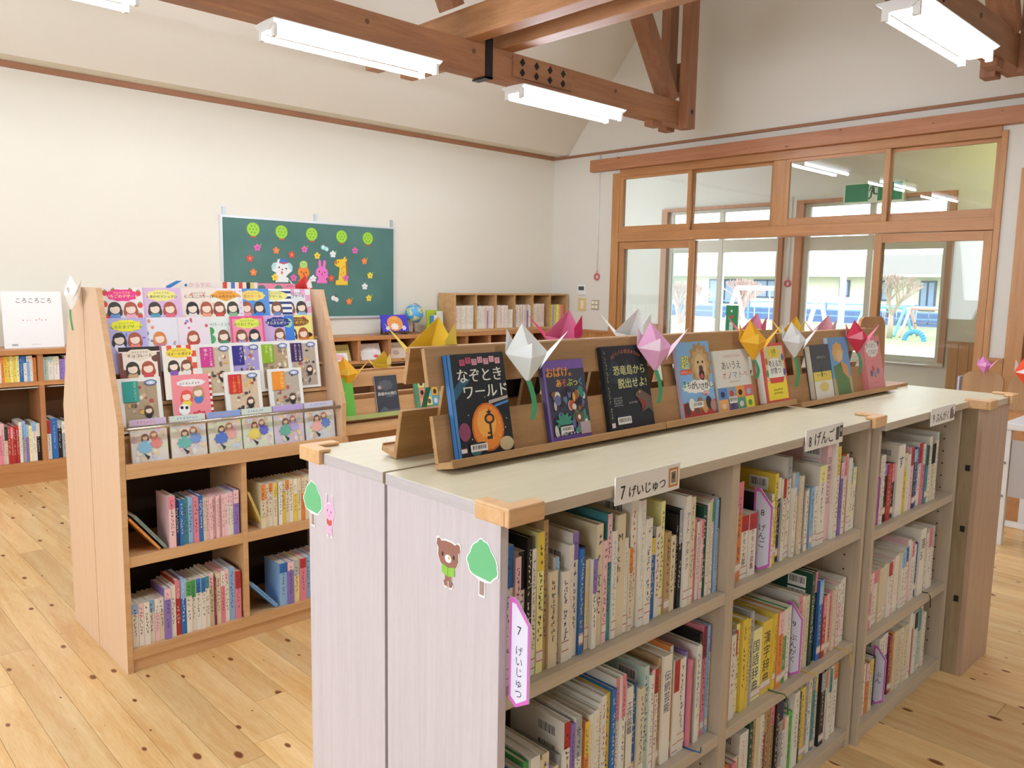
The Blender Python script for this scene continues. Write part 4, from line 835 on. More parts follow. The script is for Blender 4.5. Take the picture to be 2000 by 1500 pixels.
def tale(title, c, scene, tx='f4ecd8', oval=True):
    def art(p, w, h):
        p.rect(0, 0, w, h, 'ebebe4').rect(w*.12, h*.05, w*.90, h*.93, scene)
        for _ in range(44): p.ell(R3.uniform(.18, .86)*w, R3.uniform(.08, .86)*h, w*R3.uniform(.02, .07), h*R3.uniform(.02, .05), R3.choice(['c9b898', '8a7460', 'e8dcc4', 'b05a4c', '4a4440', 'd8b060', scene, scene, 'd8ccc0']), 9)
        girl(p, w*.66, h*.40, w*.10, '5a4436', '2f2c30'); p.rect(w*.10, h*.56, w*.46, h*.94, c)
        cols = [title[i:i+6] for i in range(0, len(title), 6)]
        for k, s in enumerate(cols): p.text(s, w*(.38-.13*k), h*.92, min(w*.11, h*.34/max(len(s), 4)), tx, True)
        if oval: p.ell(w*.76, h*.90, w*.15, h*.055, '5f6f9c').ell(w*.76, h*.90, w*.11, h*.035, 'c8d0e0').star(w*.76, h*.90, w*.04, 'f4f6fa', 4, .4)
    return art
r3 = [(sweet('チョコレート', 'efe4da', 'dia', 'e6d8c4', '4a2c20', (DK, RD), ('c8a880', 'c84a50'), lambda p, w, h: (p.rect(0, h*.92, w, h, '2a2220'), p.rect(0, 0, w*.08, h*.9, '7a4434'), p.rect(w*.92, 0, w, h*.9, '5a3a34'), p.ell(w*.1, h*.5, w*.12, h*.1, '7a3f38'), p.ell(w*.88, h*.8, w*.1, h*.08, '6a4438'))), 'chocolate book with black top border and diamond title'),
      (sweet('スイートポテト', 'f0e8dc', 'ell', 'ecd24a', '3a2c18', (DK, BR), ('8a5ab0', 'e8e4e0'), lambda p, w, h: [p.rect(w*a/7, h*b/9, w*(a+1)/7, h*(b+1)/9, 'd8503c') for a in range(7) for b in range(9) if (a+b) % 2 and (a > 4 or b > 7)]), 'red checked book with a yellow oval title'),
      (tale('コットンの夏休み!', 'c8388c', 'c9b8a0'), 'tale book with a magenta title panel'), (tale('オバケ!', '2f2a80', 'a89ad0'), 'tale book with a dark blue title panel and violet picture'),
      (tale('火曜日はトラブル', '88b020', 'b09c78'), 'tale book with a lime green title panel'), (tale('セールスは魔女におまかせ', '3a1c5a', 'b8a898'), 'tale book with a dark purple title panel at the right end')]
def art_pink(p, w, h):
    p.rect(0, 0, w, h, 'ee9098')
    for k in range(9): p.rect(w*.94, h*k/9, w, h*(k+.5)/9, 'b03040').rect(w*.94, h*(k+.5)/9, w, h*(k+1)/9, 'f0e4d8')
    p.cloud(w*.48, h*.84, w*.36, h*.07, 'f0eae8', 9, .05).hmarks(w*.2, w*.76, h*.81, .011, '8a6a70', R3)
    girl(p, w*.34, h*.6, w*.14, 'e0584a', 'e8d84a'); girl(p, w*.64, h*.66, w*.14, 'b89068', '4a80c8')
    p.ell(w*.26, h*.34, w*.14, h*.11, 'f0f0ec').ell(w*.2, h*.38, w*.04, h*.03, '1c1c1c').ell(w*.32, h*.37, w*.04, h*.03, '1c1c1c').cloud(w*.62, h*.2, w*.18, h*.09, 'd8404c', 8, .15)
r4 = [(tale('パティスリー', '2f9a92', 'b09c80', 'e8e060'), 'tale book with a teal title panel on the fourth row', .98), (art_pink, 'pink cover with red checked edge on the fourth row', 1.179),
      (tale('お洋服リフォーム支店', 'c8302c', 'd8c0a0', 'f4b04a'), 'tale book with a red title panel reading お洋服リフォーム支店', 1.392), (tale('フクロウ', 'e8902c', 'b8ac9c', 'f8e8a0'), 'tale book with an orange title panel on the fourth row', 1.585)]
def art_fairy(cols, k0):
    def art(p, w, h):
        p.rect(0, 0, w, h, cols[0])
        for _ in range(40): p.cloud(R3.uniform(.08, .92)*w, R3.uniform(.06, .94)*h, w*R3.uniform(.05, .08), h*R3.uniform(.05, .08), R3.choice(['ece0d4', 'e4c8d8', 'c8d8e8', 'd0e0b8', 'e8d4a8', 'd8c0a8', 'e8e4dc']), 6, .1, 24)
        p.rect(0, h*.86, w, h, cols[1]).hmarks(w*.2, w*.8, h*.90, .011, cols[3], R3)
        girl(p, w*.38, h*.58, w*.095, '8a6048', cols[2]); girl(p, w*.62, h*.63, w*.095, 'b07860', cols[3])
        p.cloud(w*.36, h*.34, w*.2, h*.13, cols[2], 8, .12).cloud(w*.68, h*.42, w*.15, h*.12, cols[3], 8, .12).poly([(w*.3, h*.22), (w*.48, h*.12), (w*.42, h*.05), (w*.36, h*.14)], '3a3a4a')
    return art
r5 = [(1.002, .134, ('e0dcd4', 'd0bcd8', '8cc0dc', 'e08a84'), 'pastel booklet with a big pale blue dress, leftmost behind the rail'), (1.150, .138, ('e4dcd0', 'd0dcd0', '70b8b0', '7a9ad0'), 'pastel booklet with teal and blue dresses, second behind the rail'), (1.298, .137, ('dcd8c4', '8aa4dc', '5a7ac8', 'e0a8a0'), 'pastel booklet with blue top border, third behind the rail'),
      (1.441, .133, ('dce4cc', 'd4e0d0', 'e8d468', '6a6ac0'), 'pastel booklet with a yellow skirt, fourth behind the rail'), (1.580, .138, ('d4c8d8', 'b8a4dc', '6ab0a0', 'b8a8d8'), 'pastel booklet with lilac top border, fifth behind the rail'), (1.728, .143, ('dcdcdc', 'ccccdc', 'e8b0a8', '6a8ad0'), 'pastel booklet with a blue dolphin shape, rightmost behind the rail')]
def rack_book(lab, x, w_, ztop, Y, h, art, cover='ece8e2', t_=.010, tilt=math.radians(9), row=''):
    face_book(lab+row, 'story_book', x, Y-h*math.sin(tilt), ztop-h*math.cos(tilt), w_, h, t_, cover, art, tilt=tilt, group='story books on the display rack')
xs1 = [.968, 1.118, 1.268, 1.381, 1.504, 1.612, 1.706, 1.822]
for k, a in enumerate(r1): rack_book(a[8], xs1[k], .152 if k < 2 else min(.157, 1.872-xs1[k]) if k == 6 else .152, 1.461, 3.295-.0036*(6-k), .213, sweet(*a[:8]), t_=.003, row=', top row of the rack')
xs2 = [.967, 1.085, 1.219, 1.348, 1.452, 1.604, 1.697]
for k, a in enumerate(r2): rack_book(a[8], xs2[k], .150, 1.346, 3.255-.0036*(6-k)-.018*(k == 4), .213, sweet(*a[:8], pre='' if k in (1, 2, 3) else 'ルルとララの'), t_=.003, row=', second row')
xs3 = [.997, 1.157, 1.292, 1.424, 1.56, 1.699]
for k, a in enumerate(r3): rack_book(a[1], xs3[k], .150 if k != 1 else .133, 1.237, 3.212-.0046*(5-k), .213, a[0], t_=.004, row=', third row')
for a, lb, x in r4: rack_book(lb, x, .158, 1.121, 3.168, .208, a)
for x, w_, cols, lb in r5: rack_book(lb, x, w_, .968, 3.118, .163, art_fairy(cols, 0), t_=.012, tilt=math.radians(7))
# picture books standing up behind the top edge of the rack (on the rear half)
face_book('white picture book titled からすの peeping over the rack', 'picture_book', 1.262, 3.425, 1.262, .25, .228, .01, 'f0e6dc', lambda p, w, h: (p.poly([(w*.03, h*.9), (w*.2, h), (w*.3, h), (w*.03, h*.82)], '3f80c0'), p.text('からすの', w*.6, h*.89, .024, 'e8a0ac'), p.ell(w*.36, h*.92, .006, .006, '4a7a9a')), tilt=0)
def art_flags(p, w, h):
    for k, c in enumerate(('d8503c', 'f0e8dc', '4a78b8', 'ece4d8', 'd8503c', 'efe6d8', '3a4038', 'e0cf80', 'ece4d8')): p.rect(w*k/9, h*.5, w*(k+1)/9, h, c)
face_book('picture book with colourful striped top edge peeping over the rack', 'picture_book', 1.515, 3.425, 1.262, .16, .225, .01, 'ece4d8', art_flags, tilt=0)
face_book('pink picture book peeping over the rack at the right', 'picture_book', 1.676, 3.425, 1.262, .185, .222, .01, 'e88aa4', lambda p, w, h: (p.ell(w*.1, h*.9, .02, .015, '5a7a70'), p.ell(w*.55, h*.9, .02, .015, '5a8a74'), p.hmarks(w*.78, w*.96, h*.93, .010, '6a3a4a', R3)), tilt=0)
bx('rear_ledge', bpy.data.objects['display_rack.001'], .022, -.343, 1.24, .94, -.27, 1.26, BEE)
# ---- books in the rack's cubbies
GR = 'books in the display rack'
def leaning(label, x, z, w_, h, d, ang, hexa, y=3.085):
    o = book_mesh(w_, h, d, hexa).build('book', None, (x, y, z), rot=(0, -ang, 0)); tag(o, label, 'book', GR); p = Print(); p.marks(w_/2, h*.2, h*.9, min(w_*.6, .009), 'f0e8d8' if dark(hexa) else '2a2a2a', R3); p.build('spine_print', o)
yr = 3.07
leaning('orange booklet leaning in the upper left cubby of the rack', 1.082, .458, .009, .178, .13, math.radians(38), 'e0954c'); leaning('grey green booklet leaning on the orange one in the rack', 1.104, .458, .012, .185, .13, math.radians(38), '7f8f84')
book_row('Q/P:20:205 N:12:182 B:13:182 T:15:182 L:15:184 P:15:185 B:14:188 C:9:178 Q:11:175 Q:10:175 Q:11:175 Q:9:175 Q:9:175 Q:9:176 Q:10:177 W/Q:10:178 W/Q:10:179 V/Q:18:185', 1.120, 1.405, yr, .457, 'in upper left rack cubby', GR, .13, 31, callno=False, setb=.008, name='paperback', cat='paperback')
leaning('yellow striped booklet leaning in the upper right cubby of the rack', 1.508, .458, .010, .175, .13, math.radians(22), 'd8c070')
book_row('C/O:12:190 C:10:188 W/O:10:188 C/Y:10:188 K:3:180 W:10:189 Y/C:11:189 C/O:10:189 W/C:11:190 Y/W:10:190 C:10:190 O/C:10:191 C:11:192 W/C:10:192 O/Y:11:193 C:11:193 Y/C:11:193', 1.500, 1.80, yr, .457, 'in upper right rack cubby', GR, .13, 32, callno=False, setb=.008, name='paperback', cat='paperback')
book_row('W/L:13:172 W/Q:11:170 W:12:170 W/L:12:172 Q/W:10:172 C/W:10:173 V/Q:14:205 W:11:210 R/P:12:225 B/L:12:228 W/G:12:212 W/G:10:212 W/B:11:214 W/B:10:214 W/T:10:215 C/Q:12:220 H:4:200 C:11:215 P/W:10:222 W/Q:10:222 L:15:225 P/R:14:205', .972, 1.405, yr, .092, 'in lower left rack cubby', GR, .15, 33, callno=False, setb=.008, name='paperback', cat='paperback')
leaning('light blue book leaning in the lower right cubby of the rack', 1.560, .093, .016, .17, .13, math.radians(42), '6f9fd0')
book_row('L/B:20:190 V/Q:17:190 X/M:16:190 P/R:17:191 L:15:191 V:15:192 Q/L:15:192 L/V:16:193 W/Q:14:193', 1.580, 1.84, yr, .092, 'in lower right rack cubby', GR, .14, 34, callno=False, setb=.008, name='paperback', cat='paperback')

# ================================================================== LOW CASE WITH STAND BESIDE THE RACK
t = thing('bookcase', 'low beech bookcase right of the display rack', 'bookcase', (1.925, 3.10, 0))
bx('top_board', t, 0, 0, .80, 2.3, .36, .84, BEE, .002); bx('side_panel', t, 0, .01, 0, .02, .36, .80, BEEZ); bx('side_panel', t, 2.28, .01, 0, 2.3, .36, .80, BEEZ); bx('back_panel', t, .02, .35, 0, 2.28, .36, .80, BEE); bx('shelf', t, .02, .01, .40, 2.28, .35, .43, BEE); bx('bottom_board', t, .02, .01, .02, 2.28, .35, .06, BEE)
def low_stand(label, x0, x1, y, z, mir):
    t = thing('display_stand', label, 'book stand', (x0, y, z), group='sloping book display stands'); W = x1-x0
    def tl(v, n): return (mir*(v*math.sin(TI)+n*math.cos(TI)), .02+v*math.cos(TI)-n*math.sin(TI))
    LW = wood('low_stand_wood', 'd6a877', 'bf8d58', 0, .45, 10, vary=.03)
    for nm, v0, v1, n0, n1, m in (('lower_board', 0, .085, 0, .012, LW), ('upper_rail', .145, .215, 0, .012, LW), ('ledge', -.012, 0, -.045, .012, LW), ('taped_lip', -.012, .010, -.05, -.045, flat('a8b06a', .5))):
        MB().prism([tl(v0, n0), tl(v1, n0), tl(v1, n1), tl(v0, n1)], 0, W, m, 'x').build(nm, t)
    for xx in (.05, W*.5, W-.1): MB().prism([tl(0, .012), tl(.21, .012), tl(.21, .022), tl(-.004, .06)], xx, xx+.04, LW, 'x').build('support', t)
low_stand('pale wooden display stand with olive taped lip beside the rack', 1.93, 3.4, 3.20, .84, 1); low_stand('pale wooden display stand facing away beside the rack', 1.93, 3.4, 3.40, .84, -1)
def lb_(x, w_, h, t_, c, art, label, sc=None): face_book(label, 'book', x, 3.1998-t_*math.cos(TI), .8602+t_*math.sin(TI), w_, h, t_, c, art, spinecol=sc, group='books on the low stand')
lb_(1.905+.03, .10, .19, .02, '6ab84a', lambda p, w, h: p.hmarks(w*.2, w*.7, h*.6, .014, 'd8d040', R3), 'bright green book half hidden behind the rack side', '7f7a98')
def art_cat(p, w, h): p.rect(0, 0, w, h, '3c4048').cloud(w*.45, h*.75, w*.34, h*.13, '565a62', 8, .08).ell(w*.18, h*.7, w*.09, h*.05, 'b89a98').text('真夜中の飛行', w*.5, h*.49, .0185, 'e6e4d8', bold=.0003).hmarks(w*.45, w*.85, h*.44, .006, 'b8b8b4', R3).poly([(0, h*.05), (w*.3, h*.2), (w*.5, h*.1), (w, h*.12), (w, 0), (0, 0)], '5a6068')
lb_(2.165, .128, .187, .012, '3c4048', art_cat, 'dark grey book titled 真夜中の飛行 on the low stand', 'c8c8c4')
def art_grid(p, w, h):
    p.rect(0, 0, w, h, '4f8a66').rect(w*.14, h*.88, w*.95, h*.99, 'eae6dc').hmarks(w*.3, w*.75, h*.905, .014, '222222', R3); cs = ('e0d070', '9ab8d8', 'e8a088', 'e08a70', '88b8d0', 'e0a040', 'e89078', 'dcd088', '5aa0c8')
    for k in range(9): a, b = w*(.15+.27*(k % 3)), h*(.10+.25*(2-k//3)); p.rect(a, b, a+w*.25, b+h*.235, cs[k]).ell(a+w*.125, b+h*.11, w*.07, h*.07, ('4a4034', 'f0f0ec', 'f0e0d0', '2a201c', '5a8ab0', '4a3020', 'e8c0a8', '6a5040', 'e8d8c8')[k])
lb_(2.395, .15, .187, .014, '4f8a66', art_grid, 'green bordered book with nine little pictures on the low stand', '6f9a80')
lb_(2.665, .05, .185, .03, '2a7a44', lambda p, w, h: p.marks(w*.5, h*.1, h*.9, .014, 'd8d84a', R3), 'dark green book standing edge on at the low stand', '2a7a44')

# ================================================================== LONG LOW SHELVING ALONG THE BACK WALL
SHW = wood('wall_shelf_wood', 'c08a58', 'a8713f', 0, .38, 9, knots='XZ', vary=.04); SHZ = wood('wall_shelf_upright', 'b88155', 'a26a40', 2, .4, 9, vary=.04)
t = thing('wall_shelving', 'long low brown wooden shelving along the back wall', 'shelving', (1.0, 6.49, 0)); D = .333
bx('top_board', t, 0, -.012, .94, 6.15, D, .98, SHW, .003); bx('shelf', t, 0, 0, .715, 6.15, D-.01, .745, SHW); bx('bottom_board', t, 0, 0, .136, 6.15, D-.01, .16, SHW); bx('plinth', t, 0, .0, 0, 6.15, .02, .136, SHW); bx('back_panel', t, 0, D-.01, .136, 6.15, D, .94, flat('6a4a2a', .7))
dv = [1.00, 1.50, 2.0, 2.45, 2.95, 3.45, 3.85, 4.19, 4.54, 4.87, 5.20, 5.54, 5.866, 6.19, 6.526, 6.87, 7.13]
for k, x in enumerate(dv):
    bx('upright', t, x-1.0-.017+(.017 if k == 0 else 0), .003, .16 if x < 3 else .745, x-1.0+.017, D-.012, .94, SHZ)
    if 3 < x and k % 2 == 0: bx('upright', t, x-1.0-.017, .003, .16, x-1.0+.017, D-.012, .715, SHZ)
MB().tube((.02, .03, .70), (6.1, .03, .70), .007, flat('bdbab2', .3, metal=1.0), 8).build('curtain_rod', t)
GW = 'books in the wall shelving'
book_row('W:14:170 X:10:180 C:12:178 Y:9:180 X:9:181 Y:10:182 Y:9:182 Y:9:183 X:8:182 _:14:0 W/E:10:185 O:10:186 Y:10:186 Y:9:186 X:9:187 Y:9:187 X:9:187 B:14:186 W/B:10:185 L/W:10:184 W:9:184 O:12:170', 1.03, 1.478, 6.495, .745, 'on upper wall shelf at left', GW, .14, 41, callno=False, cat='picture book', name='picture_book')
book_row('M:12:170 W/M:12:172 W/C:12:172 V:14:150 W/Q:14:175 M:10:178 Q/P:12:190 W:10:185', 1.52, 1.80, 6.495, .745, 'on upper wall shelf beside the rack', GW, .14, 42, callno=False, cat='picture book', name='picture_book')
book_row('W:8:280 W/K:9:285 L:8:270 X/Y:9:265 L/W:14:250 W:9:265 Q/W:9:265 B/W:10:285 W:14:300 P/Q:9:300 Q:9:295 C/D:9:270 R:8:270 R/P:8:265 R:9:270 R:9:265 W:9:295 S/L:12:298 V/L:9:270 X:9:262 W/L:14:285 K/W:12:275', 1.03, 1.478, 6.495, .16, 'on lower wall shelf at left', GW, .2, 43, callno=False, cat='picture book', name='picture_book')
book_row('W/R:10:290 B:16:300 K/S:10:280 S/W:10:270 K:8:275 L/W:12:265 W:12:265 E/C:10:280 Y/X:12:270', 1.52, 1.80, 6.495, .16, 'on lower wall shelf beside the rack', GW, .2, 44, callno=False, cat='picture book', name='picture_book')
def wall_book(label, x, w_, h, c, art, z=.746, y=6.535, tilt=22): face_book(label, 'picture_book', x, y, z, w_, h, .012, c, art, tilt=math.radians(tilt), group='picture books in the wall shelving')
wall_book('picture book lettered SOMEDAY in the wall shelving', 3.895, .235, .165, 'b8a860', lambda p, w, h: (p.rect(0, 0, w*.86, h*.5, 'efe6e6'), p.text('SOMEDAY', w*.45, h*.62, .038, '7a7030'), p.cloud(w*.45, h*.25, w*.28, h*.16, 'e8b0c4', 8, .1)))
wall_book('pale picture book with a red spot in the wall shelving', 4.245, .235, .165, 'e4dfdc', lambda p, w, h: (p.rect(0, h*.55, w, h, 'd0c4b8'), p.cloud(w*.5, h*.6, w*.36, h*.16, 'f0ece8', 7, .1), p.cloud(w*.75, h*.2, w*.14, h*.1, 'd05a60', 7, .1)))
wall_book('beige picture book behind the yellow paper crane', 4.58, .20, .165, 'd8c8b4', lambda p, w, h: (p.hmarks(w*.2, w*.8, h*.7, .018, '6a5a4c', R3), p.cloud(w*.4, h*.35, w*.2, h*.15, 'b89a88', 7, .1)))
bx('leaflet', None, 6.90, 6.56, .745, 6.96, 6.72, .90, flat('dcd6ca', .7)); tag(bpy.data.objects['leaflet'], 'white leaflet bundle in the last wall shelf cell', 'leaflet')
tag(bx('magazine', None, 5.26, 6.52, .745, 5.50, 6.72, .762, flat('38342f', .4)), 'dark flat magazine lying in the wall shelving', 'magazine')
s_ = thing('shelf_label', 'small white label reading えほん on the wall shelving edge', 'label', (3.72, 6.474, .935)); bx('card', s_, 0, 0, 0, .17, .003, .045, flat('e8e4dc', .5)); p = Print(); p.text('えほん', .1, .008, .03, '333333'); p.build('lettering', s_)
# things on top of the shelving
face_book('big square white picture book titled ころころころ at the left', 'picture_book', 1.305, 6.60, .981, .385, .408, .012, 'f0efec', lambda p, w, h: (p.text('ころころころ', w*.53, h*.80, .042, '222222', sx=.95), [p.ell(w*u, h*v, .004, .004, c, 8) for u, v, c in ((.33, .49, 'a84a5a'), (.40, .49, 'd0a0a0'), (.45, .49, 'd8b0b0'), (.55, .49, 'b05a6a'), (.60, .51, 'd83a5a'), (.64, .49, 'b06070'), (.71, .49, 'a86070'))], p.hmarks(w*.45, w*.62, h*.05, .009, '9a9a98', R3), p.rect(w*.12, h*.04, w*.22, h*.075, 'a8aaac')), tilt=math.radians(5))
tag(bx('book_easel', None, 1.33, 6.60, .98, 1.66, 6.70, .9805, flat('e6c8b8', .5)), 'pink card under the big white picture book', 'card')
e = thing('book_easel', 'small dark wooden easel under the purple picture book', 'easel', (4.53, 6.56, .98))
for xx in (.03, .26): MB().box(xx, 0, 0, xx+.015, .12, .014, flat('4a3424', .5)).box(xx, .10, 0, xx+.015, .12, .12, flat('4a3424', .5)).build('leg', e)
bx('lip', e, .0, -.012, .014, .30, .004, .03, flat('5a4230', .5))
face_book('purple picture book with an orange moon on an easel', 'picture_book', 4.515, 6.565, 1.011, .315, .17, .012, '4a3fc0', lambda p, w, h: (p.ell(w*.5, h*.48, w*.30, h*.46, 'e89a48'), p.cloud(w*.48, h*.3, w*.14, h*.2, 'f4e8e0', 8, .15), p.cloud(w*.2, h*.2, w*.07, h*.12, 'e8e4f4', 6, .2), p.cloud(w*.82, h*.2, w*.08, h*.14, 'dcd8f0', 6, .2), p.text('うさぎ', w*.5, h*.72, .02, 'f6e0a8')), tilt=math.radians(18))
g = thing('globe', 'desk globe with blue oceans beside the purple picture book', 'globe', (4.965, 6.67, .98))
def globe_mat():
    m, n, l, b = principled('globe_map'); tc = n.new('ShaderNodeTexCoord'); nz = n.new('ShaderNodeTexNoise'); nz.inputs['Scale'].default_value = 14; nz.inputs['Detail'].default_value = 4
    l.new(tc.outputs['Object'], nz.inputs['Vector']); cr = n.new('ShaderNodeValToRGB'); cr.color_ramp.interpolation = 'CONSTANT'; cr.color_ramp.elements[0].color = srgb('5aa4d8'); cr.color_ramp.elements[1].position = .55; cr.color_ramp.elements[1].color = srgb('d8d890')
    e_ = cr.color_ramp.elements.new(.62); e_.color = srgb('8ac090'); l.new(nz.outputs['Fac'], cr.inputs[0]); l.new(cr.outputs[0], b.inputs['Base Color']); b.inputs['Roughness'].default_value = .25; return m
MB().ball((0, 0, .20), .095, globe_mat(), 28, 16).build('sphere', g); k = MB()
for a in range(16):
    a0, a1 = math.radians(-80+160*a/16+10), math.radians(-80+160*(a+1)/16+10); k.tube((.106*math.cos(a0), 0, .20+.106*math.sin(a0)), (.106*math.cos(a1), 0, .20+.106*math.sin(a1)), .004, flat('b8b4ac', .3, metal=1.0), 6)
k.build('meridian_arm', g); MB().tube((0, 0, .0), (0, 0, .012), .075, flat('8a5a40', .4), 20).tube((0, 0, .012), (0, 0, .10), .012, flat('8a5a40', .4), 10).build('base', g)
# upright booklets left of the pigeonhole box
for x, w_, h, c, lb in ((5.085, .012, .235, 'a8bc3a', 'lime green booklet standing left of the pigeonhole box'), (5.12, .03, .18, '4a86c8', 'blue booklet standing left of the pigeonhole box'), (5.16, .02, .185, 'e4e0d8', 'white booklet beside the blue booklet'), (5.20, .035, .225, 'dcd6cc', 'white magazine stack leaning on the pigeonhole box'), (5.24, .02, .225, 'c9d8d0', 'mint magazine standing against the pigeonhole box')):
    face_book(lb, 'booklet', x, 6.60 if x < 5.1 else 6.57, .981, .19 if x < 5.1 else .037, h, .012, c, lambda p, w, h: p.hmarks(w*.15, w*.8, h*.8, .010, '6a6a66', R3), tilt=math.radians(4), cat='booklet', group='booklets beside the box')
CB = wood('box_board', 'cfa877', 'ba905e', 0, .5, 9, vary=.02)
t = thing('pigeonhole_box', 'tan pigeonhole box with six compartments on the wall shelving', 'box shelf', (5.385, 6.52, .98)); W, H = 1.765, .412
bx('side_panel', t, 0, 0, 0, .018, .27, H, CB, .002); bx('side_panel', t, W-.018, 0, 0, W, .27, H, CB, .002); bx('top_board', t, .018, 0, H-.018, W-.018, .27, H, CB, .002); bx('bottom_board', t, .018, 0, 0, W-.018, .27, .03, CB, .002); bx('back_panel', t, .018, .262, .03, W-.018, .27, H-.018, CB)
cells = [.018]
for k in range(1, 6): xx = .018+(W-.036)*k/6; bx('divider', t, xx-.008, .003, .03, xx+.008, .262, H-.018, CB); cells.append(xx)
PW = 'e8e2da'
for k, (n_, h, cc) in enumerate(((15, .255, 'WW'), (15, .25, 'WW'), (12, .255, 'WS'), (13, .26, 'WV'), (10, .27, 'WC'), (7, .26, 'YLYXYPO'))):
    xx = 5.385+cells[k]+.012; s2 = ''
    toks = []
    for j in range(n_):
        c_ = cc[j % len(cc)] if k == 5 else random.Random(k*31+j).choice('WWWCWWQ'+('V' if k in (1, 3) else 'W'))
        toks.append('%s%s:%d:%d' % (c_, '/W' if c_ == 'V' else '', 14, int(1000*(h-(.045 if (k == 2 and j > 8) else 0)-random.Random(j+k).uniform(0, .012)))))
    book_row(' '.join(toks), xx, xx+(.255 if k not in (4,) else .19), 6.525, 1.01, 'in %s box compartment' % ordn(k), 'booklets in the pigeonhole box', .2, 60+k, callno=False, cat='booklet', name='booklet', setb=.006)

# ================================================================== CHALKBOARD
t = thing('chalkboard', 'green chalkboard with white frame on the back wall', 'chalkboard', (2.995, 6.80, 1.14)); W, H = 1.83, .912; FR = flat('dfe3e6', .35, metal=.3)
m, n, l, b = principled('chalk_green'); tc = n.new('ShaderNodeTexCoord'); nz = n.new('ShaderNodeTexNoise'); nz.inputs['Scale'].default_value = 2.2; nz.inputs['Detail'].default_value = 5; l.new(tc.outputs['Object'], nz.inputs['Vector'])
cr = n.new('ShaderNodeValToRGB'); cr.color_ramp.elements[0].color = srgb('416b63'); cr.color_ramp.elements[1].color = srgb('527b72'); cr.color_ramp.elements[0].position = .3; cr.color_ramp.elements[1].position = .75; l.new(nz.outputs['Fac'], cr.inputs[0]); l.new(cr.outputs[0], b.inputs['Base Color']); b.inputs['Roughness'].default_value = .6
bx('writing_surface', t, .01, .004, .01, W-.01, .02, H-.01, m)
for a in ((0, 0, W, .02), (0, H-.02, W, H)): bx('frame', t, a[0], -.004, a[1], a[2], .024, a[3], FR)
for a in ((0, .02), (W-.02, W)): bx('frame', t, a[0], -.004, .02, a[1], .024, H-.02, FR)
for xx in (.03, .92, W-.05): bx('hanger', t, xx, .012, H-.01, xx+.03, .022, H+.07, flat('c4ccd2', .4, metal=.5))
bx('chalk_tray', t, .78, -.03, -.05, 1.05, .02, -.003, flat('b9c0c4', .4))
BM = lambda x, z: Matrix.Translation((x, 6.8035, z))
TZ = (1.933, 1.925, 1.921, 1.916, 1.914); FC = dict(p=('e06aae', 'pink'), o=('e8814a', 'orange'), r=('d8564a', 'red'), y=('e8cf48', 'yellow'), w=('f0eef0', 'white'))
for k, (x, z) in enumerate(((3.297, 1.933), (3.57, 1.925), (3.877, 1.921), (4.2, 1.916), (4.497, 1.914))):
    def tf(p):
        p.cloud(0, .01, .056, .056, '9ccf3c', 12, .05)
        for j in range(7): a = 2*math.pi*j/6; r_ = 0 if j == 6 else .032; p.ell(r_*math.cos(a), .01+r_*math.sin(a), .005, .008, '5a8a2c', 8)
        p.rect(-.03, -.062, .03, -.050, 'b85a3a')
    cutout('tree_magnet', '%s round green felt tree from the left on the chalkboard' % ordn(k), 'decoration', 'felt trees on the chalkboard', [(-.03, -.062), (.03, -.062), (.02, -.05)]+[(.06*math.cos(math.radians(-60+300*i/26)), .01+.06*math.sin(math.radians(-60+300*i/26))) for i in range(27)][0:27]+[(-.02, -.05)], .003, '8ac034', tf, BM(x, z))
wh = ['at upper left, beside two leaves', 'right of the upper left leafy pink one', 'above the dog in a cap', 'in upper middle with one leaf', 'above the pink rabbit', 'below the pale butterfly', 'at upper right', 'at the left, above the orange one', 'at the far lower left', 'at the right with one leaf', 'at the right, level with the giraffe feet', 'at the right, below the yellow one', 'in the lowest row at left', 'in the lowest row, right of the white butterfly', 'at the bottom right corner', 'held by the dog', 'between dog and bear', 'between bear and rabbit', 'between rabbit and giraffe', 'at the foot of the giraffe']
FL = [(3.332,1.784,'p',1),(3.513,1.765,'o',0),(3.668,1.733,'r',0),(3.798,1.788,'p',1),(3.931,1.733,'y',0),(4.101,1.754,'w',1),(4.348,1.799,'p',0),(3.259,1.686,'r',0),(3.29,1.564,'o',0),(4.456,1.7,'o',1),(4.521,1.56,'y',1),(4.458,1.451,'w',0),(3.991,1.32,'r',0),(4.276,1.302,'o',1),(4.505,1.335,'y',1),(3.496,1.524,'y',1),(3.683,1.523,'p',0),(3.887,1.519,'w',0),(4.079,1.525,'r',0),(4.24,1.53,'p',0)]
for (x, z, c, lf), w_ in zip(FL, wh):
    hx, cn = FC[c]; o5 = [(.034*(.62+.38*abs(math.cos(2.5*(t-math.pi/2))))*math.cos(t), .034*(.62+.38*abs(math.cos(2.5*(t-math.pi/2))))*math.sin(t)) for t in [2*math.pi*i/40 for i in range(40)]]
    def ff(p, hx=hx, c=c): p.poly([(a*.95, b*.95) for a, b in o5], hx); p.ell(0, 0, .007, .007, {'p': 'a8306a', 'o': 'f0c860', 'r': 'f0c860', 'y': 'c07a2c', 'w': 'e8a0b8'}[c], 10)
    o = cutout('flower_magnet', '%s felt flower %s on the chalkboard' % (cn, w_), 'decoration', 'felt flowers on the chalkboard', o5, .005, hx, ff, BM(x, z))
    if lf: MB().prism([(.02, .018), (.034, .02), (.046, .034), (.032, .036)], -.0015, 0, flat('7ab83a', .6)).build('leaf', o)
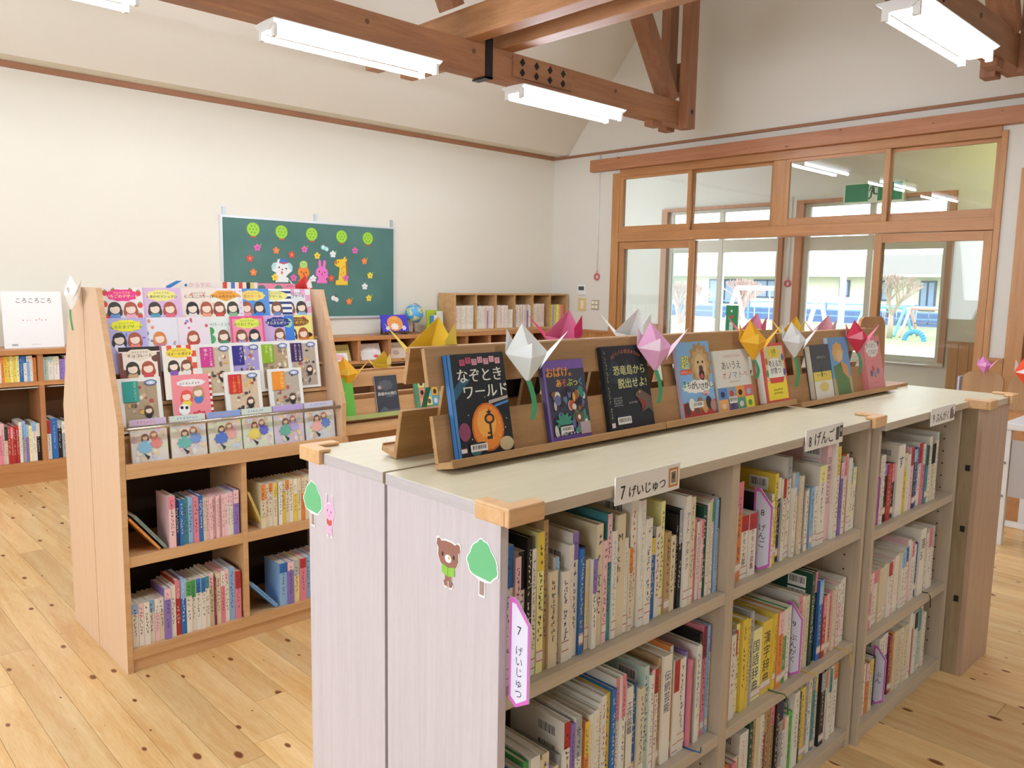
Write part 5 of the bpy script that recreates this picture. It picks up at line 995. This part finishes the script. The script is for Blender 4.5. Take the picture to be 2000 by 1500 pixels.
for x, z, c, lb in ((4.018, 1.811, 'a8dcdc', 'pale blue felt butterfly in the upper middle of the chalkboard'), (4.122, 1.332, 'ecebe8', 'white felt butterfly in the lower part of the chalkboard')):
    out = blob(-.02, -.004, .024, .026)[10:36] if False else [(-.004, .02), (-.02, .028), (-.042, .016), (-.044, -.006), (-.026, -.022), (-.008, -.016), (0, -.028), (.02, -.034), (.036, -.02), (.034, 0), (.016, .012), (.006, .012)]
    o = cutout('butterfly_magnet', lb, 'decoration', None, out, .003, c, lambda p, c=c: (p.ell(-.022, .004, .010, .011, 'dcecec', 12), p.ell(.016, -.012, .009, .010, 'dcecec', 12)), BM(x, z))
    MB().tube((-.002, -.004, .014), (-.012, -.004, .042), .0018, flat('a8503c', .6), 6).tube((.002, -.004, .014), (.012, -.004, .040), .0018, flat('a8503c', .6), 6).build('antenna', o)
def dogp(): return [(-.07,-.105),(-.06,-.06),(-.075,-.055),(-.06,-.02),(-.10,.0),(-.105,.04),(-.085,.07),(-.05,.075),(-.04,.105),(.04,.105),(.05,.075),(.085,.07),(.105,.04),(.10,.0),(.06,-.03),(.035,-.055),(.06,-.07),(.06,-.105)]
def dogf(p): p.poly(shrink(dogp(), .95), 'e9ecec').poly([(-.10,.0),(-.105,.04),(-.085,.07),(-.055,.07),(-.07,.02)],'b4dce0').poly([(.10,.0),(.105,.04),(.085,.07),(.055,.07),(.07,.02)],'b4dce0').ell(-.03,.03,.007,.009,'222222').ell(.04,.02,.007,.009,'222222').ell(0,.012,.008,.006,'2a2a2a').ell(-.004,-.018,.010,.016,'e0705a').ell(.012,.085,.040,.026,'3f72b8').rect(-.03,.066,.054,.078,'c84a5a')
cutout('dog_magnet', 'white felt dog in a blue cap on the chalkboard', 'decoration', 'felt animals on the chalkboard', dogp(), .004, 'd8dcdc', dogf, BM(3.569, 1.585))
def bearp(): return [(-.05,-.10),(-.055,-.08),(-.035,-.07),(-.04,-.04),(-.062,-.02),(-.058,.02),(-.042,.04),(-.04,.085),(-.015,.105),(.02,.105),(.042,.085),(.042,.04),(.058,.02),(.062,-.02),(.04,-.04),(.035,-.07),(.05,-.08),(.05,-.10)]
def bearf(p): p.poly(shrink(bearp(), .95), 'e8893a').ell(0,.07,.038,.034,'9cd07a').ell(-.012,.078,.003,.003,'2a2a2a',8).ell(.014,.078,.003,.003,'2a2a2a',8).ell(0,.068,.006,.004,'e0a03c',8).ell(-.024,.0,.006,.007,'2a201c').ell(.026,-.003,.006,.007,'2a201c').ell(.0,-.008,.006,.005,'3a201c').ell(.0,-.022,.012,.009,'d8583c')
cutout('bear_magnet', 'orange felt bear with a green chick on its head', 'decoration', 'felt animals on the chalkboard', bearp(), .004, 'd87a30', bearf, BM(3.786, 1.577))
def rabp(): return [(-.055,-.11),(-.06,-.09),(-.04,-.075),(-.045,-.05),(-.068,-.03),(-.065,.01),(-.048,.032),(-.034,.045),(-.04,.085),(-.03,.113),(-.012,.11),(-.006,.05),(.006,.048),(.018,.105),(.036,.112),(.046,.09),(.034,.042),(.055,.02),(.066,-.01),(.06,-.035),(.07,-.055),(.045,-.06),(.04,-.08),(.055,-.09),(.052,-.11)]
def rabf(p): p.poly(shrink(rabp(), .95), 'e678c0').ell(-.028,.0,.006,.008,'2a2024').ell(.028,-.006,.006,.008,'2a2024').ell(0,-.014,.006,.005,'8a2a50').ell(0,-.028,.008,.007,'b8386a')
cutout('rabbit_magnet', 'pink felt rabbit on the chalkboard', 'decoration', 'felt animals on the chalkboard', rabp(), .004, 'd868b0', rabf, BM(3.98, 1.585))
def girp(): return [(-.06,-.14),(-.06,-.10),(-.03,-.098),(-.015,.03),(-.05,.04),(-.075,.06),(-.07,.085),(-.045,.105),(.0,.11),(.03,.115),(.04,.135),(.055,.135),(.05,.112),(.07,.12),(.068,.10),(.05,.085),(.06,-.10),(.075,-.1),(.075,-.14)]
def girf(p): p.poly(shrink(girp(), .95), 'eac63c').poly([(-.075,.06),(-.07,.09),(-.045,.10),(-.04,.06)],'c8743a').ell(-.028,.082,.005,.008,'2a201c'); [p.ell(u, v, .010, .012, 'e09a3c', 10) for u, v in ((.01,.02),(.025,-.02),(.0,-.04),(.02,-.07),(.03,.04))]; p.poly([(.05,.085),(.068,.10),(.075,-.09),(.06,-.10)],'a8683a')
cutout('giraffe_magnet', 'yellow felt giraffe shaped like a numeral 1 on the chalkboard', 'decoration', 'felt animals on the chalkboard', girp(), .004, 'd8b030', girf, BM(4.188, 1.60))
# ================================================================== PAPER CRANES
def crane(label, x, y, z, col, col2=None, s=1.0, rz=-.45, stem=.0, rx=0.0, stemcol='3f8f62'):
    t = thing('paper_crane', label, 'paper crane', (x, y, z), rot=(rx, 0, rz), group='folded paper cranes')
    m = flat(col, .6, spec=.2); m2 = flat(col2 or col, .6, spec=.2); k = MB()
    T, L, R, C, W = (0, 0, -.056), (-.046, .006, .004), (.046, .006, .004), (0, -.020, -.004), (.0, -.004, .062)
    B, W2 = (0, .026, -.004), (-.012, .010, .064)
    for f in ((T, C, L), (T, R, C)): k.face([tuple(c*s for c in p) for p in f], m)
    for f in ((T, L, B), (T, B, R)): k.face([tuple(c*s for c in p) for p in f], m)
    k.build('body', t, fix=False)
    k = MB()
    for f in (((-.044, .004, .002), C, (.002, -.016, .026)), (C, (.012, -.012, .0), (.002, -.016, .026))): k.face([tuple(c*s for c in p) for p in f], m2)
    k.build('wing', t, fix=False); k = MB()
    for f in ((L, C, W2), (C, R, W2)): k.face([tuple(c*s for c in p) for p in f], m)
    k.build('wing', t, fix=False); k = MB()
    for f in (((.040, .0, .008), (.020, -.012, -.026), (.080, -.008, .050)), ((.040, .0, .008), (.080, -.008, .050), (.026, .014, -.020))): k.face([tuple(c*s for c in p) for p in f], m2)
    k.build('neck', t, fix=False); k = MB()
    for f in (((-.046, .008, .006), (-.040, .020, .052), (-.022, .020, .022)), ((-.046, .008, .006), (-.022, .020, .022), (-.026, .012, -.006))): k.face([tuple(c*s for c in p) for p in f], m2)
    k.build('tail', t, fix=False)
    for o in t.children:
        sd = o.modifiers.new('paper', 'SOLIDIFY'); sd.thickness = .0005
    if stem:
        k = MB(); g = flat(stemcol, .6); n = 6
        for j in range(n):
            a, b = j/n, (j+1)/n
            def q(t_): return .012*math.sin(t_*2.2)*s, -.004-.006*math.sin(t_*3.1), -.05*s-stem*t_
            (xa, ya_, za), (xb, yb2, zb_) = q(a), q(b); k.box(0, 0, 0, 0, 0, 0, g) if False else k.face([(xa-.006, ya_, za), (xa+.006, ya_, za), (xb+.006, yb2, zb_), (xb-.006, yb2, zb_)], g)
        o = k.build('stem', t, fix=False); sd = o.modifiers.new('paper', 'SOLIDIFY'); sd.thickness = .0006
    return t
crane('large white paper crane with green stem on the left front stand', 1.285, 1.290, 1.338, 'dfe0da', 'eceeee', 1.15, stem=.09)
crane('pink paper crane with green stem beside the dinosaur book', 1.772, 1.290, 1.332, 'e8a8cc', 'f2d4e2', 1.15, stem=.09)
crane('orange yellow paper crane above the yellow and red book', 2.29, 1.290, 1.33, 'e6a82c', 'ecb840', 1.1, stem=.06)
crane('white paper crane with green stem left of the grey and yellow book', 2.56, 1.290, 1.322, 'dcdad6', 'e8e8e6', 1.05, stem=.1)
crane('red paper crane between the last two books of the right stand', 3.06, 1.290, 1.316, 'c8344a', 'e08090', 1.1, stem=.08)
crane('big yellow paper crane at the left end of the far side stands', 1.12, 1.44, 1.342, 'e8c03c', 'eed45c', 1.3, rz=2.6, stem=.13, stemcol='2f6a4a')
crane('pink paper crane behind the left stand, by the black book', 1.56, 1.44, 1.362, 'e07aa0', 'd83a70', 1.15, rz=2.6)
crane('white paper crane behind the pink one, before the doorway', 1.87, 1.45, 1.36, 'e4e2de', 'ecebe6', 1.2, rz=2.5)
crane('pink paper crane behind the orange yellow one', 2.53, 1.44, 1.345, 'e89ab8', 'e0708c', 1.1, rz=2.6)
crane('small yellow paper crane behind the white one at the right stand', 2.82, 1.44, 1.335, 'e8c040', 'ecd06a', 1.0, rz=2.6)
crane('pale pink paper crane behind the red one', 3.08, 1.44, 1.33, 'eab0bc', 'f0c8cc', 1.1, rz=2.6)
crane('orange paper crane with green stem on the low stand by the rack', 2.01, 3.222, 1.068, 'eaae2c', 'f0c450', 1.25, stem=.11, stemcol='5fae84')
crane('small yellow paper crane on the rear low stand', 2.30, 3.365, 1.085, 'e8c848', 'f0dc80', 1.1, rz=2.7)
crane('white paper crane stuck to the left side of the rack', .900, 3.40, 1.432, 'e6e2dc', 'f0f0ee', 1.15, rz=-1.3, stem=.08)
crane('red and white paper crane behind the right end of the rack', 1.93, 3.47, 1.462, 'd84a48', 'f0e4e0', 1.0, rz=2.3)

# ================================================================== ROUNDED BOARD AND RIGHT HAND TABLE
RB = wood('rounded_board', 'b9834c', '9a6533', 2, .4, 7, stretch=16, vary=.02)
t = thing('book_rest', 'brown wooden book rest with rounded corners behind the pink book', 'book stand', (3.385, 1.40, 1.088))
def rr(w_, h, r_, bot=0.0):
    pts = [(bot, 0), (w_-bot, 0)]
    for k in range(7): a = math.pi/2*k/6; pts.append((w_-r_+r_*math.cos(a), h-r_+r_*math.sin(a)))
    for k in range(7): a = math.pi/2+math.pi/2*k/6; pts.append((r_+r_*math.cos(a), h-r_+r_*math.sin(a)))
    return pts
MB().prism(rr(.26, .30, .05, .02), 0, .014, RB).build('back_board', t, rot=(-.08, 0, 0), bevel=.002); bx('foot_board', t, .02, -.09, 0, .27, -.005, .012, RB, .002)
WT = flat('e6e4e2', .4, 'white_table')
t = thing('table', 'white table at the right edge behind the crosswise case', 'table', (5.30, .35, 0))
bx('table_top', t, 0, 0, .70, .55, 1.0, .74, WT, .004)
for a, b in ((.01, .955), (.01, .005), (.50, .955), (.50, .005)): bx('leg', t, a, b, 0, a+.04, b+.04, .70, WT, .003)
bx('apron', t, .02, .05, .30, .035, .95, .64, flat('b9b2ae', .5)); bx('stretcher', t, .02, .05, .12, .05, .95, .15, WT)
for z in (.3, .5): MB().tube((.004, .975, z), (.01, .975, z), .008, flat('8a8a8a', .3, metal=1.0), 8).build('bolt', t)
t = thing('bookcase', 'brown wooden display case at the right edge behind the table', 'bookcase', (5.95, .55, 0)); bx('side_panel', t, 0, 1.28, 0, .4, 1.30, .70, SHZ); bx('side_panel', t, 0, 0, 0, .4, .02, .70, SHZ); bx('top_board', t, 0, 0, .70, .4, 1.30, .72, SHW); bx('back_panel', t, .38, .02, 0, .4, 1.28, .70, SHW); bx('shelf', t, .01, .02, .34, .38, 1.28, .36, SHW); bx('front_panel', t, .0, .02, 0, .012, 1.28, .70, SHW)
RW = wood('rest_wood', 'b08555', '94693a', 2, .45, 8, vary=.02)
def rest(label, y0, w_, h, r_):
    t = thing('book_rest', label, 'book stand', (5.99, y0, .72))
    MB().prism(rr(w_, h, r_), 0, .014, RW, 'x').build('back_board', t, rot=(0, .12, 0)); bx('ledge', t, -.03, 0, 0, .03, w_, .012, RW)
rest('brown book rest with rounded corners at the right edge, left one', 1.55, .25, .245, .06); rest('brown book rest with rounded corners at the right edge, right one', 1.29, .23, .235, .05)
bk = MB().box(0, 0, 0, .14, .006, .20, flat('dfe0ea', .4)).box(0, .006, .0, .14, .012, .20, flat('8a90b8', .4)).build('booklet', None, (5.99, 1.815, .721)); tag(bk, 'white and blue booklet edge beside the left book rest', 'booklet')
crane('small pink paper crane on the left book rest at the right edge', 5.97, 1.66, 1.01, 'e088c8', 'eaa8c8', 1.0, rz=-1.0)
crane('orange red paper crane on the right book rest at the right edge', 5.93, 1.40, .985, 'e2502e', 'f0e2dc', 1.6, rz=-1.0)
